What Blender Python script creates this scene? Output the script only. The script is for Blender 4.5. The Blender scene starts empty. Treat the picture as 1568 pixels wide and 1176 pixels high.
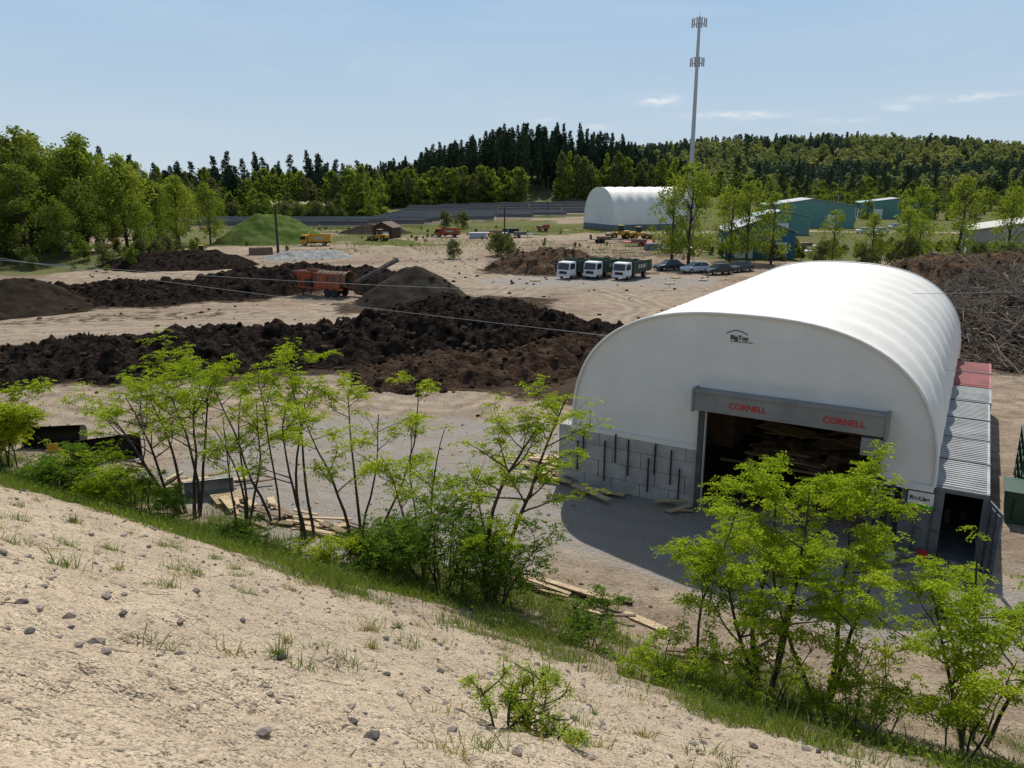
import bpy, math, random
import numpy as np
from mathutils import Vector, Matrix
random.seed(7); rng=np.random.default_rng(7)
R=math.radians
scene=bpy.context.scene
COL=scene.collection

# ---------------------------------------------------------------- noise
def hsh(i,j,s):
    v=np.sin(i*127.1+j*311.7+s*74.7)*43758.5453
    return v-np.floor(v)
def vn(x,y,s=0):
    x=np.asarray(x,float); y=np.asarray(y,float)
    i=np.floor(x); j=np.floor(y); fx=x-i; fy=y-j
    fx=fx*fx*(3-2*fx); fy=fy*fy*(3-2*fy)
    a=hsh(i,j,s); b=hsh(i+1,j,s); c=hsh(i,j+1,s); d=hsh(i+1,j+1,s)
    return (a*(1-fx)+b*fx)*(1-fy)+(c*(1-fx)+d*fx)*fy
def fbm(x,y,s=0,o=4):
    r=0; a=.5; t=0
    for k in range(o):
        r=r+a*vn(x*2**k+k*17.3,y*2**k-k*9.1,s+k); t+=a; a*=.55
    return r/t
def ss(a,b,x):
    t=np.clip((x-a)/(b-a),0,1); return t*t*(3-2*t)

# ---------------------------------------------------------------- terrain height
def slope_d(x,y): return .475*x+.88*y
def H(x,y):
    x=np.asarray(x,float); y=np.asarray(y,float)
    d=slope_d(x,y)+(fbm(x*.12,y*.12,3,2)-.5)*1.2
    p=10.55-.634*d
    h=.5*(p+np.sqrt(p*p+1.6))
    h=np.where(h>11.2,11.2+(h-11.2)*.08,h)
    near=np.exp(-(d/16.)**4)
    tau=.88*x-.475*y
    h=h+near*((fbm(x*1.1,y*1.1,5,4)-.5)*.30+(fbm(tau*2.6,d*.7,6,4)-.5)*.22+(fbm(x*5,y*5,16,3)-.5)*.11)
    h=h+(1-near)*((fbm(x*.15,y*.15,8,3)-.5)*.25+(fbm(x*.9,y*.9,18,3)-.5)*.12)*ss(0,25,np.hypot(x,y))
    h=h+13*ss(375,450,y)*np.exp(-((x-12)/105.)**2)
    h=h+3.5*ss(330,380,y)*np.exp(-((x-20)/80.)**2)
    h=h+56*ss(650,1180,y)*ss(-150,200,x)*(.72+.5*vn(x/210.+.4,y/400.,4))
    h=h+1.6*np.exp(-((y-128)/9.)**2)*ss(-52,-62,x)
    return h
def Hs(x,y): return float(H(x,y))

# ---------------------------------------------------------------- node helper
class NT:
    def __init__(s,t): s.t=t
    def new(s,ty,ins=None,**kw):
        n=s.t.nodes.new(ty)
        for k,v in kw.items(): setattr(n,k,v)
        for k,v in (ins or {}).items():
            if isinstance(v,bpy.types.NodeSocket): s.t.links.new(v,n.inputs[k])
            else: n.inputs[k].default_value=v
        return n
    def math(s,op,a,b=0.0,clamp=False):
        n=s.new('ShaderNodeMath',{0:a,1:b},operation=op); n.use_clamp=clamp; return n.outputs[0]
    def mix(s,f,a,b,bt='MIX'):
        def c(v): return v if isinstance(v,bpy.types.NodeSocket) else (*v,1)
        return s.new('ShaderNodeMixRGB',{'Fac':f,'Color1':c(a),'Color2':c(b)},blend_type=bt).outputs[0]
    def noise(s,vec,scale,det=3,rough=.6,dist=0):
        return s.new('ShaderNodeTexNoise',{'Vector':vec,'Scale':scale,'Detail':det,'Roughness':rough,'Distortion':dist}).outputs[0]
    def ramp(s,f,a,b):
        return s.new('ShaderNodeMapRange',{'Value':f,'From Min':a,'From Max':b},clamp=True).outputs[0]

def mat(name,c1,c2=None,scale=3,rough=.8,bump=0,bscale=None,metal=0,spec=.3,lo=.35,hi=.65,stretch=None,bd=.1,island=False):
    m=bpy.data.materials.new(name); m.use_nodes=True
    t=NT(m.node_tree); b=m.node_tree.nodes['Principled BSDF']
    b.inputs['Roughness'].default_value=rough; b.inputs['Metallic'].default_value=metal
    b.inputs['Specular IOR Level'].default_value=spec
    tc=t.new('ShaderNodeTexCoord').outputs['Object']
    if stretch: tc=t.new('ShaderNodeMapping',{'Vector':tc,'Scale':stretch}).outputs[0]
    if c2 is None: c2=tuple(c*.8 for c in c1)
    if island: f=t.new('ShaderNodeNewGeometry').outputs['Random Per Island']
    else: f=t.ramp(t.noise(tc,scale),lo,hi)
    m.node_tree.links.new(t.mix(f,c1,c2),b.inputs['Base Color'])
    if bump:
        nb=t.noise(tc,bscale or scale*4)
        bn=t.new('ShaderNodeBump',{'Height':nb,'Strength':bump,'Distance':bd})
        m.node_tree.links.new(bn.outputs[0],b.inputs['Normal'])
    return m
def leafmat(name,c1,c2,trans=.45,nscale=.6):
    m=bpy.data.materials.new(name); m.use_nodes=True
    nt=m.node_tree; nt.nodes.clear(); t=NT(nt)
    g=t.new('ShaderNodeNewGeometry'); oi=t.new('ShaderNodeObjectInfo')
    n=t.noise(g.outputs['Position'],nscale,1)
    f=t.ramp(n,.35,.65)
    f=t.math('ADD',t.math('MULTIPLY',f,.5),t.math('MULTIPLY',oi.outputs['Random'],.6),True)
    c=t.mix(f,c1,c2)
    rv=t.math('ADD',t.math('MULTIPLY',g.outputs['Random Per Island'],.5),.75)
    c=t.mix(1,c,t.new('ShaderNodeCombineColor',{0:rv,1:rv,2:rv}).outputs[0],'MULTIPLY')
    d=t.new('ShaderNodeBsdfDiffuse',{'Color':c})
    o=t.new('ShaderNodeOutputMaterial')
    if trans>0:
        c2_=t.mix(1,c,(1.15,1.1,.5),'MULTIPLY')
        tr=t.new('ShaderNodeBsdfTranslucent',{'Color':c2_})
        mx=t.new('ShaderNodeMixShader',{0:trans,1:d.outputs[0],2:tr.outputs[0]})
        nt.links.new(mx.outputs[0],o.inputs[0])
    else: nt.links.new(d.outputs[0],o.inputs[0])
    return m

M={}
M['fabric']=mat('white_fabric',(.76,.73,.65),(.65,.62,.55),.35,.6,.3,.9,lo=.3,hi=.8,bd=.15)
M['fabric_front']=mat('white_fabric_front',(.78,.755,.70),(.70,.68,.635),.4,.6,.5,.9,bd=.15)
M['block']=mat('concrete_block',(.46,.455,.44),(.33,.33,.325),1.3,.9,.35,14)
M['steel']=mat('dark_steel',(.07,.072,.075),(.1,.1,.1),3,.5)
M['housing']=mat('door_housing_grey',(.27,.265,.25),(.21,.21,.20),1,.5)
M['red']=mat('red_paint',(.55,.04,.03),(.45,.03,.03),4,.5)
M['contgrey']=mat('container_grey',(.17,.19,.20),(.12,.135,.14),1.5,.6,.1)
M['controof']=mat('container_roof_sheet',(.38,.38,.37),(.26,.26,.255),.8,.55,.1)
M['contred']=mat('container_red',(.40,.14,.125),(.28,.10,.09),.8,.6)
M['wood']=mat('lumber',(.55,.42,.26),(.36,.26,.16),2,.8,.2,10,stretch=(1,6,6))
M['oldwood']=mat('old_lumber',(.24,.17,.11),(.14,.1,.07),2,.9)
M['black']=mat('black_paint',(.02,.02,.022),(.035,.033,.03),3,.55)
M['rubber']=mat('tyre_rubber',(.022,.022,.022),(.035,.033,.03),5,.9)
M['glass']=mat('window_glass',(.02,.025,.03),(.03,.035,.04),1,.08,spec=.6)
M['white']=mat('white_paint',(.75,.75,.74),(.62,.62,.6),2,.4)
M['green']=mat('green_paint',(.03,.09,.05),(.045,.07,.045),2,.5)
M['orange']=mat('orange_paint',(.42,.10,.035),(.22,.07,.035),2,.7)
M['yellow']=mat('yellow_paint',(.62,.33,.03),(.45,.25,.05),3,.6)
M['silver']=mat('galvanised_steel',(.45,.46,.47),(.36,.37,.38),3,.45,metal=.3)
M['belt']=mat('conveyor_frame',(.20,.17,.14),(.12,.1,.09),2,.8)
M['darkcar']=mat('dark_car_paint',(.03,.04,.05),(.02,.025,.03),2,.2,spec=.6)
M['silvercar']=mat('light_car_paint',(.55,.58,.6),(.5,.53,.55),2,.25,spec=.6)
M['lamp']=mat('headlight',(.7,.7,.68),(.6,.6,.6),2,.2)
M['mulch']=mat('dark_compost',(.008,.006,.005),(.038,.029,.023),1.6,1,1.0,3.5,spec=0,bd=.3)
M['mulchb']=mat('brown_mulch',(.085,.055,.036),(.028,.019,.014),1.0,1,1.0,4,spec=0,bd=.3)
M['brush']=mat('brush_and_stumps',(.13,.088,.058),(.035,.025,.018),1.4,1,1.0,4,spec=0,bd=.3)
M['pileg']=mat('screened_soil',(.060,.050,.039),(.034,.028,.022),.8,1,.8,5,spec=0)
M['piled']=mat('dark_soil',(.042,.032,.024),(.022,.017,.013),.8,1,.8,5,spec=0)
M['chips']=mat('wood_chips',(.17,.11,.068),(.055,.036,.024),.8,1,1.0,4,spec=0,bd=.3)
M['clod']=mat('soil_clods',(.012,.009,.007),(.075,.055,.04),1,1,spec=0,island=True)
M['gravelpile']=mat('crushed_stone',(.33,.32,.30),(.2,.2,.19),1.2,1,1.0,4,spec=0)
M['sandpile']=mat('sand_heap',(.36,.285,.20),(.26,.21,.14),.3,1,.6,spec=0)
M['grasspile']=mat('grassy_mound_cover',(.06,.10,.022),(.12,.145,.045),.35,1,1.0,3,spec=0)
M['bark']=mat('bark',(.045,.036,.03),(.08,.065,.052),4,.95,.4,20)
M['twig']=mat('dry_twigs',(.30,.24,.18),(.08,.06,.045),2,.9,island=True)
M['leafL']=leafmat('locust_leaves',(.23,.34,.02),(.37,.45,.035),.5,.8)
M['leafD']=leafmat('shrub_leaves',(.10,.18,.025),(.18,.27,.035),.45,1.2)
M['leafY']=leafmat('seedling_leaves',(.36,.36,.05),(.28,.40,.05),.45,6)
M['leafT']=leafmat('tree_leaves',(.105,.155,.032),(.205,.25,.05),.4,.15)
M['leafT2']=leafmat('lime_tree_leaves',(.17,.24,.035),(.28,.33,.06),.4,.2)
M['leafO']=leafmat('olive_leaves',(.11,.135,.05),(.18,.19,.075),.3,.2)
M['pine']=leafmat('pine_needles',(.034,.060,.036),(.072,.10,.05),.0,.1)  # darks lifted: a touch of distance haze is mixed into the needle colour
M['hillA']=leafmat('hill_leaves_a',(.17,.205,.09),(.31,.325,.135),.3,.012)  # desaturated and slightly bluish, with aerial haze painted into the leaf colour
M['hillB']=leafmat('hill_needles',(.09,.13,.085),(.13,.17,.105),.0,.01)  # far conifers, paler because air haze is put into the colour
M['grass']=leafmat('grass_blades',(.09,.155,.025),(.18,.235,.05),.35,.7)
M['drygrass']=leafmat('dry_grass_blades',(.20,.21,.06),(.34,.30,.14),.35,.7)
M['stone']=mat('stone',(.42,.34,.27),(.08,.072,.068),1.3,.9,.3,12,island=True)
M['solar']=mat('dark_panels',(.026,.029,.036),(.04,.045,.055),.3,.8,spec=.05)
M['teal']=mat('teal_cladding',(.13,.27,.235),(.11,.24,.21),.2,.5)
M['blue']=mat('blue_cladding',(.05,.17,.26),(.04,.14,.22),.3,.5)
M['roofg']=mat('grey_metal_roof',(.35,.37,.38),(.28,.29,.3),.3,.5)
M['beige']=mat('beige_cladding',(.45,.42,.36),(.38,.35,.3),.3,.6)
M['brown']=mat('brown_cladding',(.10,.055,.035),(.07,.04,.03),.5,.8)
M['signgreen']=mat('sign_green',(.10,.42,.05),None,2,.5)
M['wire']=mat('wire_metal',(.5,.5,.5),None,2,.4)

# ---------------------------------------------------------------- mesh builder
class MB:
    def __init__(s): s.v=[];s.f=[];s.m=[]
    def add(s,verts,faces,m=0,T=None):
        o=len(s.v)
        if T is not None: verts=[T@Vector(v) for v in verts]
        s.v+=[tuple(v) for v in verts]; s.f+=[tuple(i+o for i in f) for f in faces]; s.m+=[m]*len(faces)
    def box(s,x0,x1,y0,y1,z0,z1,m=0,T=None):
        v=[(x0,y0,z0),(x1,y0,z0),(x1,y1,z0),(x0,y1,z0),(x0,y0,z1),(x1,y0,z1),(x1,y1,z1),(x0,y1,z1)]
        s.add(v,[(0,3,2,1),(4,5,6,7),(0,1,5,4),(1,2,6,5),(2,3,7,6),(3,0,4,7)],m,T)
    def prism(s,prof,y0,y1,m=0,T=None,inset=0):
        n=len(prof); v=[(x,y0,z) for x,z in prof]+[(x,y1,z) for x,z in prof]
        f=[tuple(range(n)),tuple(range(2*n-1,n-1,-1))]+[(i,i+n,(i+1)%n+n,(i+1)%n) for i in range(n)]
        s.add(v,f,m,T)
    def tube(s,pts,rads,n=6,m=0,cap=True):
        pts=[Vector(p) for p in pts]; V=[];F=[]
        for i,p in enumerate(pts):
            a=pts[max(0,i-1)]; b=pts[min(len(pts)-1,i+1)]; d=(b-a)
            if d.length<1e-6: d=Vector((0,0,1))
            d.normalize(); u=d.orthogonal().normalized() if i==0 else (u-d*u.dot(d)).normalized()
            w=d.cross(u)
            for k in range(n):
                t=2*math.pi*k/n; V.append(p+(u*math.cos(t)+w*math.sin(t))*rads[i])
        for i in range(len(pts)-1):
            for k in range(n): F.append((i*n+k,i*n+(k+1)%n,(i+1)*n+(k+1)%n,(i+1)*n+k))
        if cap: F.append(tuple(range(n-1,-1,-1))); F.append(tuple((len(pts)-1)*n+k for k in range(n)))
        s.add(V,F,m)
    def wheel(s,x,y,z,r,w,m=0,mh=None):
        s.tube([(x,y-w/2,z),(x,y-w*.4,z),(x,y+w*.4,z),(x,y+w/2,z)],[r*.93,r,r,r*.93],16,m)
        if mh is not None: s.tube([(x,y-w/2-.02,z),(x,y+w/2+.02,z)],[r*.5,r*.5],12,mh)
    def obj(s,name,mats,parent=None,loc=(0,0,0),rz=0,smooth=False,bevel=0,rot=None):
        me=bpy.data.meshes.new(name); me.from_pydata(s.v,[],s.f); me.update()
        for k in mats: me.materials.append(M[k])
        me.polygons.foreach_set('material_index',s.m)
        if smooth: me.polygons.foreach_set('use_smooth',[True]*len(s.f))
        o=bpy.data.objects.new(name,me); COL.objects.link(o)
        o.location=loc; o.rotation_euler=rot or (0,0,rz)
        if parent: o.parent=parent
        if bevel:
            b=o.modifiers.new('b','BEVEL'); b.width=bevel; b.segments=2; b.limit_method='ANGLE'
        return o
def empty(name,loc=(0,0,0),rz=0):
    e=bpy.data.objects.new(name,None); e.location=loc; e.rotation_euler=(0,0,rz); COL.objects.link(e); return e

def quads(name,V,mats,mi=None,link=True,extra=None,smooth=False):
    n=len(V); vv=V.reshape(-1,3); F=np.arange(n*4).reshape(-1,4)
    verts=vv.tolist(); faces=F.tolist(); mm=[0]*n if mi is None else list(mi)
    if extra is not None:
        o=len(verts); verts+=extra.v; faces+=[tuple(i+o for i in f) for f in extra.f]; mm+=extra.m
    me=bpy.data.meshes.new(name); me.from_pydata(verts,[],faces); me.update()
    for k in mats: me.materials.append(M[k])
    me.polygons.foreach_set('material_index',mm)
    if not link: return me
    ob=bpy.data.objects.new(name,me); COL.objects.link(ob); return ob

def leafq(C,size,up=.5,asp=.6,r=rng):
    N=len(C); n=r.normal(size=(N,3)); n[:,2]+=up*2
    n/=np.linalg.norm(n,axis=1,keepdims=True)
    t=np.cross(n,r.normal(size=(N,3))); t/=np.linalg.norm(t,axis=1,keepdims=True)
    b=np.cross(n,t); s=np.asarray(size).reshape(-1,1)*np.ones((N,1))
    return np.stack([C+t*s,C+b*s*asp,C-t*s,C-b*s*asp],1)

# ---------------------------------------------------------------- ground sheet
TRACKS=[[(-45,47),(-30,46),(-14,43),(2,38),(-1,30)],[(-60,62),(-36,66),(-16,71),(-2,84),(2,96),(-6,125),(-30,160)],[(-2,40),(8,60),(14,78),(10,92),(-4,100),(-14,120),(-10,150),(0,175)],[(14,20),(2,26),(-8,33),(-26,40)],[(-70,70),(-50,68),(-33,70),(-20,76)],[(40,50),(28,75),(22,96),(2,97)],[(-60,108),(-30,118),(-10,122)],[(0,175),(20,200),(60,215),(120,210)],[(-30,160),(-50,155),(-80,150)]]
def track_dist(x,y):
    D=np.full(x.shape,1e9)
    for tr in TRACKS:
        for a,b in zip(tr[:-1],tr[1:]):
            vx,vy=b[0]-a[0],b[1]-a[1]; L=vx*vx+vy*vy
            t=np.clip(((x-a[0])*vx+(y-a[1])*vy)/L,0,1)
            D=np.minimum(D,np.hypot(x-a[0]-vx*t,y-a[1]-vy*t))
    return D
def build_ground():
    fa=np.linspace(-R(50),R(50),700); ba=np.linspace(R(50),R(310),70)[1:-1]
    ang=np.concatenate([fa,ba]); na=len(ang)
    r=np.concatenate([np.geomspace(.4,3,20)[:-1],np.geomspace(3,160,430)[:-1],np.geomspace(160,6000,110)]); nr=len(r)
    RR,AA=np.meshgrid(r,ang,indexing='ij'); X=RR*np.sin(AA); Y=RR*np.cos(AA)
    Z=H(X,Y)
    V=np.stack([X,Y,Z],-1).reshape(-1,3)
    V=np.vstack([V,[[0,0,Hs(0,0)]]])
    i,j=np.meshgrid(np.arange(nr-1),np.arange(na),indexing='ij'); j2=(j+1)%na
    F=np.stack([i*na+j,i*na+j2,(i+1)*na+j2,(i+1)*na+j],-1).reshape(-1,4)[:,::-1].tolist()
    F+=[(nr*na,j,(j+1)%na)[::-1] for j in range(na)]
    me=bpy.data.meshes.new('ground'); me.from_pydata(V.tolist(),[],F); me.update()
    me.polygons.foreach_set('use_smooth',[True]*len(F))
    x=V[:,0]; y=V[:,1]; d=slope_d(x,y); nz=(fbm(x*.25,y*.25,11,4)-.5); nf=(fbm(x*.04,y*.04,12,4)-.5)
    def blob(cx,cy,rx,ry,ro=0):
        c,s=math.cos(ro),math.sin(ro); u=(x-cx)*c+(y-cy)*s; v=-(x-cx)*s+(y-cy)*c
        return ss(1.25,.75,np.sqrt((u/rx)**2+(v/ry)**2)+nz*.6)
    patch=.25+.75*ss(.4,.58,fbm(x*.5,y*.5,22,3))
    grass=ss(10.2,12.4,d+nz*3)*ss(19.4,16.8,d+nz*3)*patch
    sand=ss(12.5,10.5,d+nz*2)
    grass=np.maximum(grass,ss(-58,-66,x+nf*18)*ss(104,112,y+nf*25)*ss(170,150,y)*.8)
    grass=np.maximum(grass,ss(140,160,y+nf*60)*.9*ss(-.09,.05,nf+nz*.3+.04))
    grass=np.maximum(grass,ss(345,375,y))
    grass=np.maximum(grass,ss(115,135,y)*ss(24,40,x+nf*20)*.75)
    gravel=blob(-4,31,11,8,-.3); gravel=np.maximum(gravel,blob(9,22.5,9,3.5,-.5)*.8)
    gravel=np.maximum(gravel,blob(11,101,17,7,.0)*.8)
    gravel=np.maximum(gravel,blob(-20,68,30,3,.25)*.35)
    dark=np.maximum(blob(-15,56,24,9,.17)*.8,blob(-36,90,18,11,.55)*.8)
    dark=np.maximum(dark,blob(-7,80,12,8)*.7); dark=np.maximum(dark,blob(3,49,8,7)*.85)
    dark=np.maximum(dark,blob(42,68,17,16)*.8); dark=np.maximum(dark,blob(8,112,14,7)*.6)
    dark=np.maximum(dark,blob(-50,77,9,6)*.7); dark=np.maximum(dark,blob(-36,72,12,3,.3)*.45)
    dark=np.maximum(dark,blob(13,38,8,12,-.54)*.8); dark=np.maximum(dark,blob(-8,130,14,4,.1)*.4)
    td=track_dist(x,y)+nz*1.6
    trk=ss(4.2,2.5,td)*(.5+.5*np.cos(td*4.2))
    road=ss(4.8,2.6,td)
    grass=grass*(1-road*.8*(y>80))
    c=np.stack([grass,gravel,dark,np.ones_like(x)],-1); c2=np.stack([sand,trk,road,np.ones_like(x)],-1)
    for nm,a in (('mA',c),('mB',c2)):
        at=me.color_attributes.new(nm,'FLOAT_COLOR','POINT'); at.data.foreach_set('color',a.astype(np.float32).ravel())
    m=bpy.data.materials.new('ground_soil'); m.use_nodes=True; nt=m.node_tree; t=NT(nt); b=nt.nodes['Principled BSDF']
    b.inputs['Roughness'].default_value=1; b.inputs['Specular IOR Level'].default_value=0
    tc=t.new('ShaderNodeTexCoord').outputs['Object']
    A=t.new('ShaderNodeSeparateColor',{0:t.new('ShaderNodeVertexColor',layer_name='mA').outputs[0]}).outputs
    B=t.new('ShaderNodeSeparateColor',{0:t.new('ShaderNodeVertexColor',layer_name='mB').outputs[0]}).outputs
    n1=t.noise(tc,.09,5,.65); n2=t.noise(tc,.9,5,.68); n3=t.noise(tc,9,3,.7); n4=t.noise(tc,42,2,.6)
    st=t.new('ShaderNodeMapping',{'Vector':tc,'Rotation':(0,0,-.2),'Scale':(.06,.5,1)}).outputs[0]
    n5=t.noise(st,1,4,.65,.8)
    soil=t.mix(t.ramp(n1,.38,.62),(.33,.25,.18),(.21,.15,.108))
    soil=t.mix(t.math('MULTIPLY',t.ramp(n5,.46,.62),.65),soil,(.46,.37,.27))
    soil=t.mix(t.math('MULTIPLY',B[2],.6),soil,(.50,.40,.295))
    soil=t.mix(t.math('MULTIPLY',t.ramp(n2,.48,.66),.7),soil,(.16,.115,.083))
    soil=t.mix(t.math('MULTIPLY',B[1],.6),soil,(.20,.15,.11))
    soil=t.mix(t.math('MULTIPLY',t.ramp(n3,.5,.7),.5),soil,(.46,.40,.32))
    soil=t.mix(t.math('MULTIPLY',t.ramp(n3,.46,.3),.55),soil,(.14,.105,.08))
    sandc=t.mix(t.ramp(n2,.35,.65),(.56,.45,.315),(.43,.34,.235))
    sandc=t.mix(t.math('MULTIPLY',t.ramp(n1,.45,.62),.4),sandc,(.40,.32,.235))
    sandc=t.mix(t.math('MULTIPLY',t.ramp(n3,.52,.66),.7),sandc,(.26,.195,.14))
    sandc=t.mix(t.math('MULTIPLY',t.ramp(n4,.55,.64),.65),sandc,(.17,.135,.105))
    sandc=t.mix(t.math('MULTIPLY',t.ramp(n4,.42,.34),.5),sandc,(.66,.565,.44))
    grc=t.mix(t.ramp(n4,.38,.62),(.42,.395,.36),(.19,.175,.16))
    grc=t.mix(t.math('MULTIPLY',t.ramp(n2,.42,.62),.65),grc,(.34,.28,.21))
    gsc=t.mix(t.ramp(n3,.35,.65),(.05,.08,.02),(.12,.13,.045))
    gsc=t.mix(t.math('MULTIPLY',t.ramp(n1,.4,.6),.4),gsc,(.17,.18,.06))
    gsc=t.mix(t.math('MULTIPLY',t.ramp(n2,.5,.62),.5),gsc,(.2,.165,.1))
    dkc=t.mix(t.ramp(n3,.35,.65),(.018,.013,.010),(.075,.05,.034))
    def fac(s,w=.6):
        return t.ramp(t.math('ADD',s,t.math('MULTIPLY',t.math('SUBTRACT',n2,.5),w*2)),.35,.6)
    c=t.mix(B[0],soil,sandc)
    c=t.mix(t.math('MULTIPLY',fac(A[1]),.85),c,grc)
    c=t.mix(t.math('MULTIPLY',fac(A[2]),.9),c,dkc)
    c=t.mix(t.math('MULTIPLY',fac(A[0]),.88),c,gsc)
    nt.links.new(c,b.inputs['Base Color'])
    hgt=t.math('ADD',t.math('MULTIPLY',n2,.8),t.math('ADD',t.math('MULTIPLY',n3,.5),t.math('MULTIPLY',n4,.14)))
    bn=t.new('ShaderNodeBump',{'Height':hgt,'Strength':1,'Distance':.22})
    nt.links.new(bn.outputs[0],b.inputs['Normal'])
    me.materials.append(m); o=bpy.data.objects.new('ground',me); COL.objects.link(o)
build_ground()

# ---------------------------------------------------------------- mounds
SURF=[]
def mound(name,ridge,w,matk,res=.25,seed=0,lump=.35,pw=1.0,warp=.35,clod=0):
    xs=[p[0] for p in ridge]; ys=[p[1] for p in ridge]; m=w*1.35
    X,Y=np.meshgrid(np.arange(min(xs)-m,max(xs)+m,res),np.arange(min(ys)-m,max(ys)+m,res))
    D=np.full(X.shape,1e9); Hh=np.zeros(X.shape)
    segs=list(zip(ridge[:-1],ridge[1:])) if len(ridge)>1 else [(ridge[0],ridge[0])]
    for a,b in segs:
        vx,vy=b[0]-a[0],b[1]-a[1]; L=vx*vx+vy*vy
        t=np.clip(((X-a[0])*vx+(Y-a[1])*vy)/L,0,1) if L>0 else np.zeros_like(X)
        d=np.hypot(X-a[0]-vx*t,Y-a[1]-vy*t); k=d<D; D=np.where(k,d,D); Hh=np.where(k,a[2]+(b[2]-a[2])*t,Hh)
    q=D/w+(fbm(X/w*1.6,Y/w*1.6,seed,3)-.5)*2*warp
    tt=np.clip(1.08-np.sqrt(np.maximum(q,0)**2+.012),-.3,1)
    Z=Hh*tt*pw+(fbm(X*.7,Y*.7,seed+5,4)-.5)*lump*2*np.clip(tt*3,0,1)*ss(0,.3,tt)+(fbm(X*2.2,Y*2.2,seed+9,3)-.5)*lump*1.6*ss(0,.25,tt)
    G=H(X,Y); Z=Z+G-.08
    keep=(Z>G-.35)
    ny,nx=X.shape; idx=np.arange(nx*ny).reshape(ny,nx)
    F=np.stack([idx[:-1,:-1],idx[:-1,1:],idx[1:,1:],idx[1:,:-1]],-1).reshape(-1,4)
    kf=keep.ravel()[F].any(1); F=F[kf]
    used=np.unique(F); rm=np.full(nx*ny,-1); rm[used]=np.arange(len(used))
    V=np.stack([X,Y,Z],-1).reshape(-1,3)[used]
    me=bpy.data.meshes.new(name); me.from_pydata(V.tolist(),[],rm[F].tolist()); me.update()
    me.materials.append(M[matk]); me.polygons.foreach_set('use_smooth',[True]*len(me.polygons))
    o=bpy.data.objects.new(name,me); COL.objects.link(o)
    kk=np.flatnonzero((Z>G-.05).ravel()); allp=np.stack([X.ravel()[kk],Y.ravel()[kk],Z.ravel()[kk]],-1)
    if clod: SURF.append(allp[rng.choice(len(kk),min(len(kk),clod))])
    return allp
mound('compost_windrow',[(-36,50.5,.8),(-29,53,1.6),(-20,55,2.0),(-8,59,2.5),(5,59.5,2.2)],7.2,'mulch',.2,1,.75,clod=2000)
mound('mulch_pile',[(-6,49.5,1.0),(1,51,1.5),(5.5,54.5,1.6)],4.8,'mulchb',.2,2,.55,clod=800)
mound('compost_windrow',[(-50,85,1.3),(-38,86,2.0),(-30,93,2.4),(-25,101,2.3)],7.5,'mulch',.28,3,.75,clod=900)
mound('compost_windrow',[(-19,100,2.0),(-13,92,2.2)],6,'mulch',.35,13,.5,clod=200)
mound('screened_soil_pile',[(-11.2,83,3.8),(-10.2,83,3.9)],5.6,'pileg',.25,4,.16,warp=.12,clod=60)
mound('compost_windrow',[(-8,76,1.6),(0,71,1.5)],5,'mulch',.25,5,.6,clod=300)
mound('soil_pile',[(-51,77,3.2)],8,'piled',.3,6,.35,clod=160)
mound('soil_pile',[(-55,118,2.4),(-47,121,2.4)],6.5,'mulch',.4,7,.4,clod=150)
mound('gravel_pile',[(-38,133,1.4),(-32,136,1.4)],4.5,'gravelpile',.4,8,.3)
mound('sand_pile',[(-24,150,1.2)],5,'sandpile',.4,9,.1)
mound('sand_pile',[(-19,142,.9)],4,'sandpile',.4,19,.1)
CH=mound('wood_chip_pile',[(3.5,114,3.4),(9,114,3.2),(14,116,1.8)],6.5,'chips',.3,10,.6,clod=500)
BP=mound('brush_pile',[(37,58,2.2),(43,66,3.0),(52,80,3.6)],9,'brush',.28,11,1.3,clod=1500)
CP=mound('wood_chip_pile',[(47,88,4.2),(62,92,4.5)],9,'chips',.35,12,.8,clod=500)
mound('grassy_mound',[(-55,172,6.4),(-51,175,5.8)],9.5,'grasspile',.5,14,.5,warp=.1)
mound('sand_bank',[(-96,302,4.5),(-84,303,6),(-70,304,5)],12,'sandpile',1,15,2.2)
mound('soil_pile',[(-38,205,2.6),(-33,205,2.4)],6,'pileg',.6,16,.3)
mound('soil_pile',[(14,40,.5),(18,45,.9)],3,'mulchb',.25,17,.2)

def sticks(name,P,n,Lr,rr,matk,tilt=.5,seed=1):
    rd=random.Random(seed); b=MB()
    for i in range(n):
        p=Vector(P[rd.randrange(len(P))]); L=rd.uniform(*Lr); az=rd.uniform(0,6.28); el=rd.uniform(-.25,tilt)
        d=Vector((math.cos(az)*math.cos(el),math.sin(az)*math.cos(el),math.sin(el))); p.z+=rd.uniform(0,.7)
        r=rd.uniform(*rr); md=p+d*L*.5+Vector((rd.uniform(-.12,.12),rd.uniform(-.12,.12),rd.uniform(-.12,.12)))*L
        e=p+d*L; b.tube([p-d*L*.3,md,e],[r,r*.8,r*.3],5,0)
        if r>.025:
            for q in range(2):
                d2=(d+Vector((rd.uniform(-1,1),rd.uniform(-1,1),rd.uniform(-.3,.8)))).normalized(); b.tube([md,md+d2*L*.4],[r*.5,r*.15],4,0)
    return b.obj(name,[matk])
BPl=BP[BP[:,1]<78]
sticks('dead_branches',BPl,2800,(.8,3.0),(.015,.06),'twig',.8,1)
sticks('dead_branches',BP,600,(.8,2.5),(.03,.09),'oldwood',.7,2)
sticks('dead_branches',CP,350,(.8,2.2),(.02,.06),'twig',.6,4)
sticks('dead_branches',CH,260,(.6,1.8),(.02,.06),'twig',.6,3)
b=MB(); rd=random.Random(8)
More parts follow.
